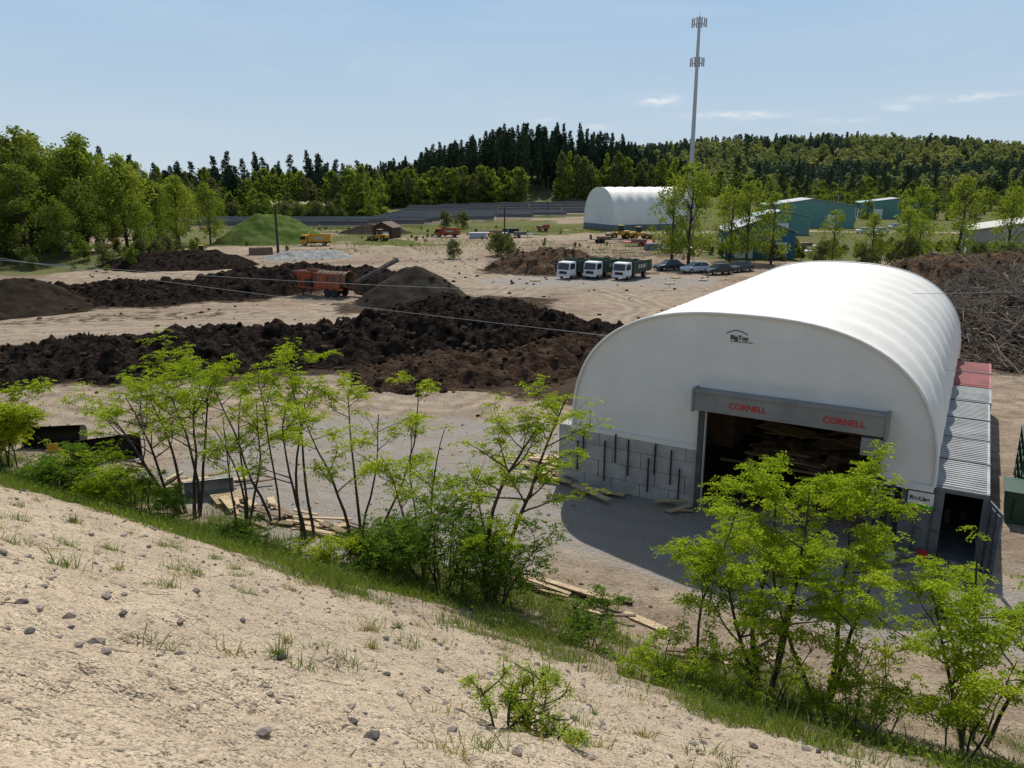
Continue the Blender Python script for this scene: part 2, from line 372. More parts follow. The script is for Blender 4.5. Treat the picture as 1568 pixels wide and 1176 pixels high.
for i in range(90):
    p=Vector(BP[rd.randrange(len(BP))]); az=rd.uniform(0,6.28); L_=rd.uniform(.6,2.4); r=rd.uniform(.12,.3)
    d=Vector((math.cos(az),math.sin(az),rd.uniform(-.2,.4)))
    b.tube([p,p+d*L_*.5,p+d*L_],[r,r*.95,r*.85],9,0)
b.obj('cut_logs',['oldwood'])

# ---------------------------------------------------------------- arched fabric buildings
def arch_pts(W,spring,rise,n,k=40):
    out=[]
    for i in range(k+1):
        th=math.pi*(1-i/k); c,s=math.cos(th),math.sin(th)
        out.append((W/2+W/2*math.copysign(abs(c)**(2/n),c),spring+rise*abs(s)**(2/n)))
    return out
def arch_roof(W,L,spring,rise,n,rib,name,parent,matk='fabric',sag=.012):
    pts=arch_pts(W,spring,rise,n,48); ny=int(L/rib)*8; V=[];F=[]; k=len(pts)
    for j in range(ny+1):
        y=L*j/ny; ph=math.sin(math.pi*j/8)**2; s=1-sag*ph
        for x,z in pts:
            V.append((W/2+(x-W/2)*s,y,spring+(z-spring)*s))
    for j in range(ny):
        for i in range(k-1): F.append((j*k+i,(j+1)*k+i,(j+1)*k+i+1,j*k+i+1))
    b=MB(); b.add(V,F); return b.obj(name,[matk],parent,smooth=True)
def zt(x,W,spring,rise,n): return spring+rise*max(0,1-abs(x/(W/2)-1)**n)**(1/n)

FB=empty('fabric_storage_building',(2.45,29.9,0),R(-31))
W,L,SP,RI,NN=13.0,22.5,2.6,5.05,2.6
arch_roof(W,L,SP,RI,NN,2.5,'roof_fabric',FB,sag=.023)
def facade(y,op,name,matk):
    b=MB(); xs=sorted(set([W/2-W/2*math.cos(math.pi*i/60) for i in range(61)]+([op[0],op[1]] if op else [])))
    def zb(x):
        if op and op[0]<=x<=op[1]: return op[2]
        return SP
    for a,c in zip(xs[:-1],xs[1:]):
        mid=(a+c)/2; z0=zb(mid)
        za,zc=max(z0,zt(a,W,SP,RI,NN)),max(z0,zt(c,W,SP,RI,NN))
        K=6
        for k in range(K):
            q0,q1=k/K,(k+1)/K
            b.add([(a,y,z0+(za-z0)*q0),(c,y,z0+(zc-z0)*q0),(c,y,z0+(zc-z0)*q1),(a,y,z0+(za-z0)*q1)],[(0,1,2,3)])
    return b.obj(name,[matk],FB)
facade(.12,(5.25,11.35,4.5),'front_fabric','fabric_front'); facade(L-.1,None,'back_fabric','fabric_front')
b=MB(); ap=arch_pts(W,SP,RI,NN,48)
b.tube([(x,.04,z) for x,z in ap],[.055]*len(ap),8)
b.tube([(x,L,z) for x,z in ap],[.055]*len(ap),8)
b.box(-.03,.0,0,L,2.4,2.62); b.box(11.6,13.0,-.02,.10,2.42,2.62); b.box(0,5.2,.0,.1,2.45,2.62)
b.obj('fabric_edge',['fabric_front'],FB,smooth=False)
b=MB()
for j in range(1,9):
    b.tube([(W/2+(x-W/2)*.955,j*2.5,SP+(z-SP)*.955) for x,z in ap],[.06]*len(ap),6)
for xx in (.6,12.4): b.box(xx-.08,xx+.08,.2,L-.2,2.45,2.6)
b.obj('steel_arches',['silver'],FB)
b=MB(); rd=random.Random(3)
for row in range(4):
    z0=row*.645; z1=z0+.635
    x=-.62-(.6 if row%2 else 0)
    while x<5.15:
        x1=min(x+1.2,5.2); xa=max(x,-.62)
        if x1-xa>.1: b.box(xa+.008,x1-.008,.02+rd.uniform(-.015,.015),.62,z0,z1)
        x+=1.2
    y=.63+(.6 if row%2 else 0)
    if row%2: b.box(-.6,0,.64,1.21,z0,z1)
    while y<L:
        b.box(-.6+rd.uniform(-.01,.01),-.0,y+.008,min(y+1.2,L)-.008,z0,z1); y+=1.2
b.obj('block_wall',['block'],FB,bevel=.025)
b=MB()
for xx,za,zb_ in ((.25,.75,2.0),(.5,1.2,2.3),(1.45,.5,2.2),(1.9,1.35,2.55),(2.45,.9,2.4),(3.3,.4,1.8),(3.55,1.2,2.4),(4.2,.9,2.3),(4.55,.3,1.6)):
    b.box(xx,xx+.05,-.06,-.01,za,zb_)
b.obj('wall_straps',['black'],FB)
b=MB()
b.box(5.2,5.42,-.12,.35,0,4.1); b.box(11.15,11.35,-.12,.35,0,4.1)
b.box(5.45,5.52,-.16,-.1,0,4.1,1)
b.box(11.4,11.55,-.1,.3,0,2.5); b.box(11.75,11.9,-.1,.3,0,2.5)
b.obj('door_frame',['steel','silver'],FB,bevel=.01)
b=MB(); b.box(5.1,11.4,-.42,.3,4.12,4.86); b.box(5.0,5.1,-.46,.3,4.05,4.92); b.box(11.4,11.5,-.46,.3,4.05,4.92)
b.box(5.1,11.4,-.46,-.42,4.80,4.92); b.box(10.75,11.48,-.5,-.2,3.45,4.04); b.box(8.3,8.42,-.5,-.46,4.86,5.0)
b.obj('roller_door_housing',['housing'],FB,bevel=.015)
def text(s,size,loc,rot,matk,parent,name,ext=.006):
    c=bpy.data.curves.new(name,'FONT'); c.body=s; c.size=size; c.extrude=ext; c.offset=.006
    c.materials.append(M[matk]); o=bpy.data.objects.new(name,c); COL.objects.link(o)
    o.location=loc; o.rotation_euler=rot; o.parent=parent; return o
text('CORNELL',.30,(6.35,-.43,4.36),(R(90),0,0),'red',FB,'lettering')
text('CORNELL',.30,(9.5,-.43,4.36),(R(90),0,0),'red',FB,'lettering_2')
text('BigTop',.22,(6.1,.105,6.75),(R(90),0,0),'black',FB,'logo')
b=MB(); b.tube([(5.95+.75*t/8,.10,6.95+.13*math.sin(math.pi*t/8)) for t in range(9)],[.015]*9,5); b.tube([(6.1,.10,6.68),(6.9,.10,6.68)],[.012]*2,5)
b.obj('logo_arc',['black'],FB)
b=MB(); rd=random.Random(5)
for i in range(46):
    x=rd.uniform(6.0,11.0); y=rd.uniform(4,12); Lb=rd.uniform(1.5,4); a=rd.uniform(-.5,.5)+(1.57 if rd.random()<.3 else 0)
    T=Matrix.Translation((x,y,.2+rd.random()*.9))@Matrix.Rotation(a,4,'Z')@Matrix.Rotation(rd.uniform(-.15,.15),4,'Y')
    b.box(-Lb/2,Lb/2,-.12,.12,0,.05,rd.choice([0,0,1]),T)
for (x,y) in ((6.8,8),(9,9.5),(10.4,7.5)):
    for k in range(4):
        T=Matrix.Translation((x,y,.15+.12*k+.8*(k>2)))@Matrix.Rotation(rd.uniform(-.1,.1)-.3,4,'Z')
        b.box(-1.2,1.2,-.6,.6,0,.05,0,T)
b.box(2,4.5,8,14,0,1.6,1); b.box(6.2,6.35,14,14.15,0,3,1)
b.obj('stored_lumber',['wood','oldwood'],FB)

# ---------------------------------------------------------------- shipping containers
def container(name,x,y,Lc,wall,roof,door_open=False):
    wx,wy=(2.5+.8572*x+.515*y, 29.9-.515*x+.8572*y)
    e=empty(name,(wx,wy,0),R(-31)); b=MB(); Wc,Hc=2.44,2.59
    b.box(0,.05,.1,Lc,.15,Hc-.05); b.box(Wc-.05,Wc,.1,Lc,.15,Hc-.05); b.box(.05,Wc-.05,Lc-.05,Lc,.15,Hc-.05)
    b.box(.05,Wc-.05,.1,Lc-.05,.1,.16)
    k=.25
    while k<Lc-.2:
        b.box(-.03,.0,k,k+.14,.2,Hc-.12); b.box(Wc,Wc+.03,k,k+.14,.2,Hc-.12); k+=.28
    for xx in (0,Wc-.14):
        b.box(xx-.01*(xx==0),xx+.15,-.01,.14,0,Hc); b.box(xx,xx+.14,Lc-.1,Lc+.02,0,Hc)
    b.box(.15,Wc-.14,.0,.12,Hc-.16,Hc-.01); b.box(.15,Wc-.14,.0,.12,.03,.16)
    b.obj('walls',[wall],e)
    b=MB(); b.box(-.01,Wc+.01,.145,Lc-.11,Hc-.04,Hc)
    k=.2
    while k<Lc-.3:
        b.box(.08,Wc-.08,k,k+.11,Hc,Hc+.03); k+=.22
    for s in np.arange(3,Lc-1,3): b.box(-.05,Wc+.05,s,s+.05,Hc+.03,Hc+.06,1)
    b.obj('roof',[roof,'steel'],e)
    b=MB()
    def door(T):
        b.box(0,1.08,0,.05,.16,Hc-.17,0,T)
        for zz in (.35,.9,1.45,2.0): b.box(.08,1.0,-.03,0,zz,zz+.3,0,T)
        for xx in (.3,.78):
            b.box(xx,xx+.04,-.08,-.035,.1,Hc-.1,1,T); b.box(xx-.02,xx+.25,-.1,-.08,1.05,1.1,1,T)
    door(Matrix.Translation((.15,.01,0)))
    if door_open: door(Matrix.Translation((Wc+.02,0,0))@Matrix.Rotation(R(-72),4,'Z'))
    else: door(Matrix.Translation((.15+1.08,.01,0)))
    b.obj('doors',[wall,'steel'],e)
    return e
C1=container('shipping_container',12.05,.15,12.2,'contgrey','controof',True)
container('shipping_container',12.1,12.5,3.0,'contgrey','controof'); container('shipping_container',12.1,15.7,6.1,'contred','contred')
b=MB(); b.box(0,.75,-.03,0,0,.55,0); b.box(0,.75,-.034,-.03,0,.13,1)
b.obj('sign_panel',['white','signgreen'],C1,loc=(.2,-.11,1.8)); text('Re-Use',.2,(.24,-.145,2.07),(R(90),0,0),'black',C1,'sign_text')
b=MB(); 
for i in range(7): b.box(.3+.25*i,.5+.25*i,2+.3*i,2.4+.3*i,.17,.5+.2*(i%3),i%2)
b.obj('stored_goods',['oldwood','black'],C1)

# ---------------------------------------------------------------- far arch building
FD=empty('fabric_storage_building',(21.5,236,0),R(-70))
def far_dome():
    Wd,Ld,sp,ri,n=20,26,1.5,10.3,2.3
    arch_roof(Wd,Ld,sp,ri,n,3,'roof_fabric',FD,sag=.02)
    b=MB(); xs=[Wd/2-Wd/2*math.cos(math.pi*i/40) for i in range(41)]
    for y in (.05,Ld-.05):
        b.add([(x,y,sp) for x in xs]+[(x,y,zt(x,Wd,sp,ri,n)) for x in xs],[(i,i+1,i+42,i+41) for i in range(40)])
    b.obj('end_fabric',['fabric_front'],FD)
    b=MB(); b.box(-.1,.5,0,Ld,0,1.6); b.box(Wd-.5,Wd+.1,0,Ld,0,1.6); b.box(.5,Wd-.5,-.1,.2,0,1.5)
    b.obj('base_wall',['contgrey'],FD)
far_dome()
# ---------------------------------------------------------------- metal buildings
def metal_building(name,loc,rz,Lb,Wb,eave,ridge,wall,roof,nd=2):
    e=empty(name,loc,rz); b=MB()
    b.prism([(0,0),(Wb,0),(Wb,eave),(Wb/2,ridge),(0,eave)],0,Lb)
    b.obj('walls',[wall],e)
    b=MB(); k=0
    while k<Lb: b.box(-.06,0,k,k+.12,.1,eave-.1); b.box(Wb,Wb+.06,k,k+.12,.1,eave-.1); k+=.9
    k=.5
    while k<Wb: b.box(k,k+.12,-.06,0,.1,eave-.1); k+=.9
    b.obj('cladding_ribs',[wall],e)
    b=MB()
    b.add([(-.4,-.5,eave-.1),(Wb/2,-.5,ridge+.06),(Wb/2,Lb+.5,ridge+.06),(-.4,Lb+.5,eave-.1)],[(0,1,2,3)])
    b.add([(Wb+.4,-.5,eave-.1),(Wb/2,-.5,ridge+.06),(Wb/2,Lb+.5,ridge+.06),(Wb+.4,Lb+.5,eave-.1)],[(3,2,1,0)])
    o=b.obj('roof',[roof],e); sm=o.modifiers.new('s','SOLIDIFY'); sm.thickness=.15
    b=MB()
    for i in range(nd):
        c=Lb*(i+.5)/nd; b.box(-.1,-.065,c-1.8,c+1.8,0,eave*.62,0); b.box(-.12,-.065,c+2.6,c+3.8,1.4,2.5,1)
        c=Wb*(i+.5)/nd; b.box(c-1.5,c+1.5,-.1,-.065,0,eave*.6,0)
    b.obj('doors_and_windows',['white','glass'],e); return e
metal_building('teal_metal_building',(77,236,0),R(-12),24,24,6.6,8.4,'teal','roofg')
metal_building('teal_metal_building',(132,300,0),R(-20),26,26,6,7.6,'teal','roofg')
metal_building('blue_metal_building',(37,134,0),R(-8),14,11,4.6,6.6,'blue','controof')
metal_building('teal_metal_building',(62,200,0),R(-10),16,13,4.8,6,'teal','roofg',1)
metal_building('beige_metal_building',(82,140,0),R(-25),18,20,4.5,6.2,'beige','beige')
metal_building('brown_shed',(-33,186,0),R(-15),5,5,2.6,3.8,'brown','brown',1)
# ---------------------------------------------------------------- cell tower
b=MB(); tx,ty=44.8,200; tz=Hs(tx,ty)
b.tube([(tx,ty,tz-.5),(tx,ty,25),(tx,ty,51)],[.62,.5,.34],14)
b.tube([(tx,ty,51),(tx,ty,52.5)],[.04,.03],5)
for zc,rr in ((49.6,1.7),(40.8,1.6)):
    for k in range(3):
        a=k*2.094+.3; c,s=math.cos(a),math.sin(a); c2,s2=math.cos(a+2.094),math.sin(a+2.094)
        p=Vector((tx+c*rr,ty+s*rr,zc)); q=Vector((tx+c2*rr,ty+s2*rr,zc))
        b.tube([p,q],[.05,.05],5); b.tube([p+Vector((0,0,.9)),q+Vector((0,0,.9))],[.04,.04],5); b.tube([(tx,ty,zc),tuple(p)],[.06,.06],5)
        for f in (0,.33,.67,1):
            m=p.lerp(q,f); o=Vector((m.x-tx,m.y-ty,0)).normalized()*.2; m=m+o
            T=Matrix.Translation(m)@Matrix.Rotation(a+1.047,4,'Z'); b.box(-.1,.1,-.16,.16,-.7,1.3,0,T)
b.obj('cell_tower',['silver'],smooth=False)
def pole(x,y,h,name='utility_pole',arm=True,r=.17):
    b=MB(); z=Hs(x,y); b.tube([(x,y,z-.3),(x,y,z+h)],[r,r*.75],8)
    if arm: b.box(x-.9,x+.9,y-.06,y+.06,z+h-.7,z+h-.55)
    for s in (-.8,0,.8): b.tube([(x+s,y,z+h-.55),(x+s,y,z+h-.35)],[.05,.04],6)
    b.obj(name,['bark'])
pole(-41.7,139,8.6,arm=False,r=.26); pole(-1.5,160,8,arm=False); pole(15,330,16); pole(125,300,14)
for x,y in ((95,250),(105,255),(88,262),(120,262),(132,270)):
    b=MB(); b.tube([(x,y,-.2),(x,y,9)],[.1,.07],6); b.box(x-.8,x+.8,y-.15,y+.15,9,9.12); b.obj('street_lamp',['silver'])
def wire(name,a,c,sag,r=.014):
    b=MB(); a=Vector(a); c=Vector(c); P=[]
    for i in range(41):
        t=i/40; p=a.lerp(c,t); p.z-=sag*4*t*(1-t); P.append(p)
    b.tube(P,[r]*41,5); b.obj(name,['wire'])
wire('overhead_wire',(-30,38,9.35),(26,29,4.3),.5,.011)
wire('overhead_wire',(-30,38,8.95),(30,38,7.1),1.0,.011)

# ---------------------------------------------------------------- vehicles
def truck(name,x,y,rz,body='green',cab='white',sc=1.0):
    e=empty(name,(x,y,Hs(x,y)),rz); e.scale=(sc,)*3
    b=MB()
    b.prism([(4.65,.55),(6.15,.5),(6.3,.6),(6.3,1.25),(6.05,2.15),(5.85,2.28),(4.75,2.3),(4.65,2.2)],-1,1,0)
    b.obj('cab',[cab],e,bevel=.07)
    b=MB()
    b.add([(6.32,-.88,1.28),(6.32,.88,1.28),(6.085,.82,2.1),(6.085,-.82,2.1)],[(0,1,2,3)])
    for s in (-1.012,1.012): b.add([(5.0,s,1.35),(6.15,s,1.35),(5.98,s,2.05),(5.0,s,2.05)],[(0,1,2,3),(3,2,1,0)])
    b.obj('windows',['glass'],e)
    b=MB(); b.box(6.28,6.42,-1,1,.38,.62,0); b.box(6.305,6.33,-.6,.6,.72,1.08,1)
    for s in (-.85,.72): b.box(6.31,6.36,s,s+.16,.75,.95,2)
    for s in (-1.25,1.17): b.box(6.1,6.18,s,s+.1,1.3,1.8,1); b.box(6.12,6.16,min(s,0.95 if s>0 else s),s+.1 if s>0 else -1,1.75,1.79,1)
    b.obj('trim',['white','black','lamp'],e)
    b=MB(); b.box(-.3,4.7,-.42,-.3,.6,.8); b.box(-.3,4.7,.3,.42,.6,.8); b.box(3.2,4.2,-1,-.5,.45,.85); b.obj('chassis',['black'],e)
    b=MB(); b.box(-.4,4.45,-1.1,1.1,.85,1.0); b.box(-.4,4.45,-1.15,-1.08,1.0,2.3); b.box(-.4,4.45,1.08,1.15,1.0,2.3)
    b.box(4.38,4.45,-1.08,1.08,1.0,2.75); b.box(-.4,-.33,-1.08,1.08,1.0,2.2)
    for k in range(7):
        for s in (-1.21,1.15): b.box(-.4+k*.78,-.3+k*.78,s,s+.06,.95,2.33)
    for s in (-1.2,1.13): b.box(-.4,4.45,s,s+.07,2.3,2.38)
    for s in (-1.165,1.155): b.box(1.0,3.2,s,s+.01,1.4,1.9,1)
    b.obj('dump_body',[body,'beige'],e)
    b=MB()
    for xx in (5.35,1.1):
        for s in (-.85,.85): b.wheel(xx,s,.42,.42,.28 if xx>3 else .42,0,1)
    b.obj('wheels',['rubber','silver'],e); return e
rzT=math.atan2(-.8,-.62)
for x,y in ((10.6,107.3),(14.1,107.2),(17.8,106)): truck('dump_truck',x,y,rzT)
truck('orange_dump_truck',-13,190,R(170),'orange','orange',.9); truck('yellow_dump_truck',-38,163,R(185),'yellow','yellow',.95)
def car(name,x,y,rz,paint):
    e=empty(name,(x,y,Hs(x,y)),rz); b=MB()
    b.prism([(-2.2,.35),(2.2,.3),(2.25,.6),(2.1,.82),(1.1,.95),(-1.7,1.0),(-2.2,.9)],-.88,.88)
    b.obj('body',[paint],e,bevel=.08)
    b=MB()
    pr=[(-1.75,.97),(1.15,.93),(.45,1.42),(-1.15,1.45)]
    v=[(x_,-.8,z) for x_,z in pr[:2]]+[(pr[2][0],-.62,pr[2][1]),(pr[3][0],-.62,pr[3][1])]
    v+=[(a,-b_,c) for a,b_,c in v]
    b.add(v,[(0,1,2,3),(7,6,5,4),(1,5,6,2),(0,3,7,4),(3,2,6,7)])
    b.obj('windows',['glass'],e); b=MB(); b.box(-1.15,.45,-.64,.64,1.42,1.49)
    for s in (-.74,.68): b.box(-.35,-.27,s,s+.06,.95,1.44)
    b.obj('roof',[paint],e,bevel=.02); b=MB()
    for xx in (1.35,-1.35):
        for s in (-.8,.8): b.wheel(xx,s,.33,.33,.22,0,1)
    b.obj('wheels',['rubber','silver'],e)
    b=MB(); b.box(2.2,2.27,-.8,-.5,.6,.75); b.box(2.2,2.27,.5,.8,.6,.75); b.obj('headlights',['lamp'],e)
for x,y,p,r in ((23,113.5,'darkcar',200),(26.4,111,'silvercar',200),(29,108.8,'darkcar',203),(33,112,'darkcar',215),(110,225,'silvercar',10),(116,228,'darkcar',15),(121,232,'white',5),(92,205,'white',20),(97,206,'silvercar',20),(88,190,'darkcar',100)): car('parked_car',x,y,R(r),p)
def loader(name,x,y,rz,sc=1):
    e=empty(name,(x,y,Hs(x,y)),rz); e.scale=(sc,)*3; b=MB()
    b.prism([(-2.6,.8),(-.2,.8),(-.2,1.7),(-2.4,1.7),(-2.6,1.5)],-.8,.8,0); b.prism([(-.1,.8),(1.2,.8),(1.2,1.2),(-.1,1.5)],-.5,.5,0)
    for s in (-.6,.5): b.prism([(.6,1.3),(.8,1.5),(2.6,.7),(2.5,.45)],s,s+.12,0)
    b.prism([(-1.0,1.7),(.1,1.7),(-.05,2.8),(-.9,2.8)],-.6,.6,2); b.box(-1.05,.1,-.68,.68,2.8,2.9,0)
    b.prism([(2.4,.1),(3.4,.1),(3.3,.2),(2.7,.3),(2.5,.7),(2.7,1.1),(2.55,1.15),(2.3,.7)],-1.2,1.2,1)
    for xx in (-1.6,1.2):
        for s in (-.95,.95): b.wheel(xx,s,.65,.65,.45,3,0)
    b.obj('loader_body',['yellow','black','glass','rubber'],e,bevel=.02)
loader('wheel_loader',-53,132,R(200),.8); loader('wheel_loader',25,184,R(190),1.1); loader('wheel_loader',30,183,R(10),1.0); loader('wheel_loader',-30,176,R(160),.9)

# trommel screen: hopper, long drum in an open frame, discharge conveyor
TS=empty('trommel_screen',(-23.6,88.2,Hs(-23.6,88.2)),R(-27)); b=MB()
b.box(-.2,6.0,-.95,-.75,.8,1.05,0); b.box(-.2,6.0,.75,.95,.8,1.05,0)
b.add([(-.6,-1.2,2.75),(1.9,-1.2,2.75),(1.9,1.2,2.75),(-.6,1.2,2.75),(.1,-.6,1.1),(1.6,-.6,1.1),(1.6,.6,1.1),(.1,.6,1.1)],[(0,1,5,4),(1,2,6,5),(2,3,7,6),(3,0,4,7),(4,5,6,7)],0)
b.box(-.65,1.95,-1.25,-1.15,2.65,2.8,1); b.box(-.65,1.95,1.15,1.25,2.65,2.8,1)
for xx in (-.1,1.7): 
    for s in (-1.1,1.0): b.box(xx,xx+.12,s,s+.1,1.0,2.7,0)
for xx in (2.1,3.0,3.9,4.8,5.7):
    for s in (-1.05,.95): b.box(xx,xx+.1,s,s+.1,1.05,2.55,0)
for s in (-1.07,.97): b.box(2.1,5.8,s,s+.1,2.5,2.65,0); b.box(2.15,5.75,s+.02,s+.07,1.05,1.75,0)
b.box(2.9,3.8,-1.09,-1.05,1.75,2.45,0)
V=[];F=[];k=24
for x_ in (2.1,6.35):
    for i in range(k): a=i*2*math.pi/k; V.append((x_,.86*math.cos(a),1.95+.86*math.sin(a)))
F=[(i,(i+1)%k,(i+1)%k+k,i+k) for i in range(k)]; b.add(V,F,3)
for q in range(8):
    ring=[(2.2+q*.58,.89*math.cos(a*math.pi/12),1.95+.89*math.sin(a*math.pi/12)) for a in range(25)]; b.tube(ring,[.04]*25,4,1,False)
ring=[(6.35,.9*math.cos(a*math.pi/12),1.95+.9*math.sin(a*math.pi/12)) for a in range(25)]; b.tube(ring,[.07]*25,5,0,False)
for xx in (3.9,4.9):
    for s in (-.85,.85): b.wheel(xx,s,.48,.48,.3,4,2)
b.box(.1,.25,-.7,-.55,0,.9,2); b.box(.1,.25,.55,.7,0,.9,2)
b.box(1.2,2.0,-1.45,-1.0,1.1,1.9,2)
T=Matrix.Translation((5.2,.9,.9))@Matrix.Rotation(R(36),4,'Z')@Matrix.Rotation(R(-27),4,'Y')
b.box(0,6.6,-.4,.4,.1,.16,2,T)
for s in (-.5,.44): b.box(0,6.6,s,s+.06,-.1,.05,1,T); b.box(0,6.6,s,s+.06,.25,.33,1,T)
for q in range(9):
    for s in (-.5,.44): b.box(q*.8,q*.8+.07,s,s+.06,.05,.25,1,T)
b.tube([(8,2.7,0),(8.4,3.0,2.5)],[.06,.06],5,1); b.tube([(7.6,3.4,0),(8.4,3.0,2.5)],[.06,.06],5,1)
b.obj('trommel_body',['orange','belt','black','oldwood','rubber'],TS)

def bucket(name,x,y,rz,m='black',sc=1):
    n=10
    outer=[(1.05,0)]+[(.35-.42*math.sin(math.pi*k/n),.42-.42*math.cos(math.pi*k/n)) for k in range(n+1)]+[(.62,.93)]
    inner=[(px*0.93+.04,pz*.9+.045) for px,pz in outer]
    b=MB(); nn=len(outer); Wd=1.1
    V=[(px,-Wd,pz) for px,pz in outer]+[(px,Wd,pz) for px,pz in outer]+[(px,-Wd,pz) for px,pz in inner]+[(px,Wd,pz) for px,pz in inner]; F=[]
    for i in range(nn-1):
        F+=[(i,i+nn,i+1+nn,i+1),(i+2*nn,i+1+2*nn,i+1+3*nn,i+3*nn)]
    b.add(V,F,0)
    for s in (-Wd-.03,Wd): b.prism(outer,s,s+.03,0)
    b.box(.95,1.2,-Wd,Wd,-.01,.03,1)
    for s in (-.4,.35): b.box(-.18,.0,s,s+.06,.15,.75,0)
    b.obj(name,[m,'silver'],None,(x,y,Hs(x,y)+.03),rz).scale=(sc,)*3
bucket('loader_bucket',-18.3,33.2,R(-62),sc=1.15); bucket('loader_bucket',-21.6,35,R(-80),'black',1.1); bucket('loader_bucket',-11.9,28.4,R(-70),'silver',.8)
b=MB(); b.box(-.6,0,-.25,.25,0,.18); b.box(-.55,-.1,-.2,-.16,.18,.5); b.obj('skid_attachment',['yellow'],None,(-20.9,33.9,0.05),.4)

# ---------------------------------------------------------------- lumber, pallets & litter
def boards(name,items,mats=('wood','oldwood')):
    b=MB(); 
    for (x,y,n,Lb,a,sp) in items:
        for i in range(n):
            dx,dy=random.gauss(0,sp),random.gauss(0,sp)
            T=Matrix.Translation((x+dx,y+dy,Hs(x+dx,y+dy)+.03+.05*(i%5)))@Matrix.Rotation(a+random.gauss(0,.25),4,'Z')@Matrix.Rotation(random.gauss(0,.02),4,'Y')
            l=Lb*random.uniform(.4,1.1); w=random.choice([.05,.07,.1,.14]); b.box(-l/2,l/2,-w,w,0,.045,random.choice([0,0,1]),T)
    b.obj(name,list(mats),bevel=0)
boards('scattered_lumber',[(-9.8,27.2,12,1.6,-.8,.45),(-8.2,26.0,9,2.0,-.5,.5),(-6.6,25.0,10,2.8,-.45,.5),(-4.6,23.9,7,2.4,-.5,.4),(-12.2,29,12,1.6,.3,.8),(-13.8,29.5,9,1.0,1.3,.6)])
boards('scattered_lumber',[(.9,20.7,7,2.6,-.4,.4),(3.0,19.6,4,1.5,-.4,.5),(6,17.5,4,1.5,.3,.8)])
boards('lumber_pile',[(1.6,31.6,30,2.0,-.5,.6),(1.6,30.2,5,3.4,-.55,.3),(3.5,28.6,5,3.2,-.55,.25),(6.2,26.9,5,1.2,.4,.3)])
boards('lumber_pile',[(12.3,23.1,6,1.0,.3,.35),(14.2,22.2,5,.8,1.2,.4)])
def pallet(x,y,z,a,name='wooden_pallet'):
    b=MB()
    for i in range(7): b.box(-.6,.6,-.5+i*.155,-.5+i*.155+.1,.12,.14)
    for i in (-.55,-.05,.45): b.box(i,i+.1,-.5,.53,.02,.12)
    b.obj(name,['wood'],None,(x,y,z+Hs(x,y)),a)
pallet(-10.8,27.5,0,.4); pallet(-10.8,27.5,.15,.6); pallet(1.2,32.4,0,.9); pallet(16.8,27.5,0,.2)
for x,y,a in ((3,100,.3),(22,104,.8),(20,98,.1),(25,101,1.2),(12,122,.4),(19,125,.2)): pallet(x,y,0,a)
def pail(x,y,m,r=.16,h=.38,name='plastic_pail'):
    b=MB(); b.tube([(0,0,0),(0,0,h)],[r*.85,r],14,0); b.tube([(0,0,h-.03),(0,0,h+.01)],[r*1.07,r*1.07],14,0)
    b.tube([(-r,0,h),(-r*.7,0,h+.12),(0,0,h+.17),(r*.7,0,h+.12),(r,0,h)],[.008]*5,4,1); b.obj(name,[m,'steel'],None,(x,y,Hs(x,y)))
pail(13.35,22.9,'red'); pail(12.3,22.9,'white'); pail(11.8,23.6,'blue'); pail(12.2,23.7,'signgreen')
b=MB()
for i in range(5):
    b.box(0,.06,i*.9,i*.9+.06,0,2.2); b.box(1.2,1.26,i*.9,i*.9+.06,0,2.2)
for z in (.5,1.1,1.7,2.2): b.box(0,1.26,0,3.7,z,z+.05)
for k in range(16): b.box(.1,1.1,k*.22,k*.22+.12,.56+.6*(k%3),.9+.6*(k%3),1)
b.obj('storage_rack',['green','black'],None,(19.6,27.9,0),R(-31))
b=MB(); 
b.prism([(0,0),(1.6,0),(1.9,1.2),(-.1,1.2)],0,1.6,0); b.box(-.15,1.95,-.05,1.65,1.2,1.26,0); b.box(.2,.35,-.08,0,.2,1,0); b.box(1.2,1.35,-.08,0,.2,1,0)
b.obj('green_dumpster',['green'],None,(18.1,26.2,0),R(-31),bevel=.02)

# ---------------------------------------------------------------- panel rows in the distance
SR=empty('solar_panel_rows',(0,0,0)); b=MB()
for k in range(14):
    y=230+k*10.5; x0=-112+k*1.5 if y<266 else -48; x1=-48+k*7.5
    n=int((x1-x0)/14)
    for i in range(n+1):
        xa=x0+i*14; g=Hs(xa,y)+.3
        b.add([(xa,y-1.7,g+.5),(xa+13.7,y-1.7,g+.5),(xa+13.7,y+1.7,g+1.7),(xa,y+1.7,g+1.7)],[(0,1,2,3),(3,2,1,0)],0)
        b.box(xa,xa+13.7,y-1.8,y-1.7,g+.42,g+.56,1); b.box(xa,xa+13.7,y+1.7,y+1.8,g+1.66,g+1.84,1)
        for q in (1,6.5,12): b.box(xa+q,xa+q+.12,y-.06,y+.06,g-.5,g+1.0,1)
b.obj('panels',['solar','silver'],SR)

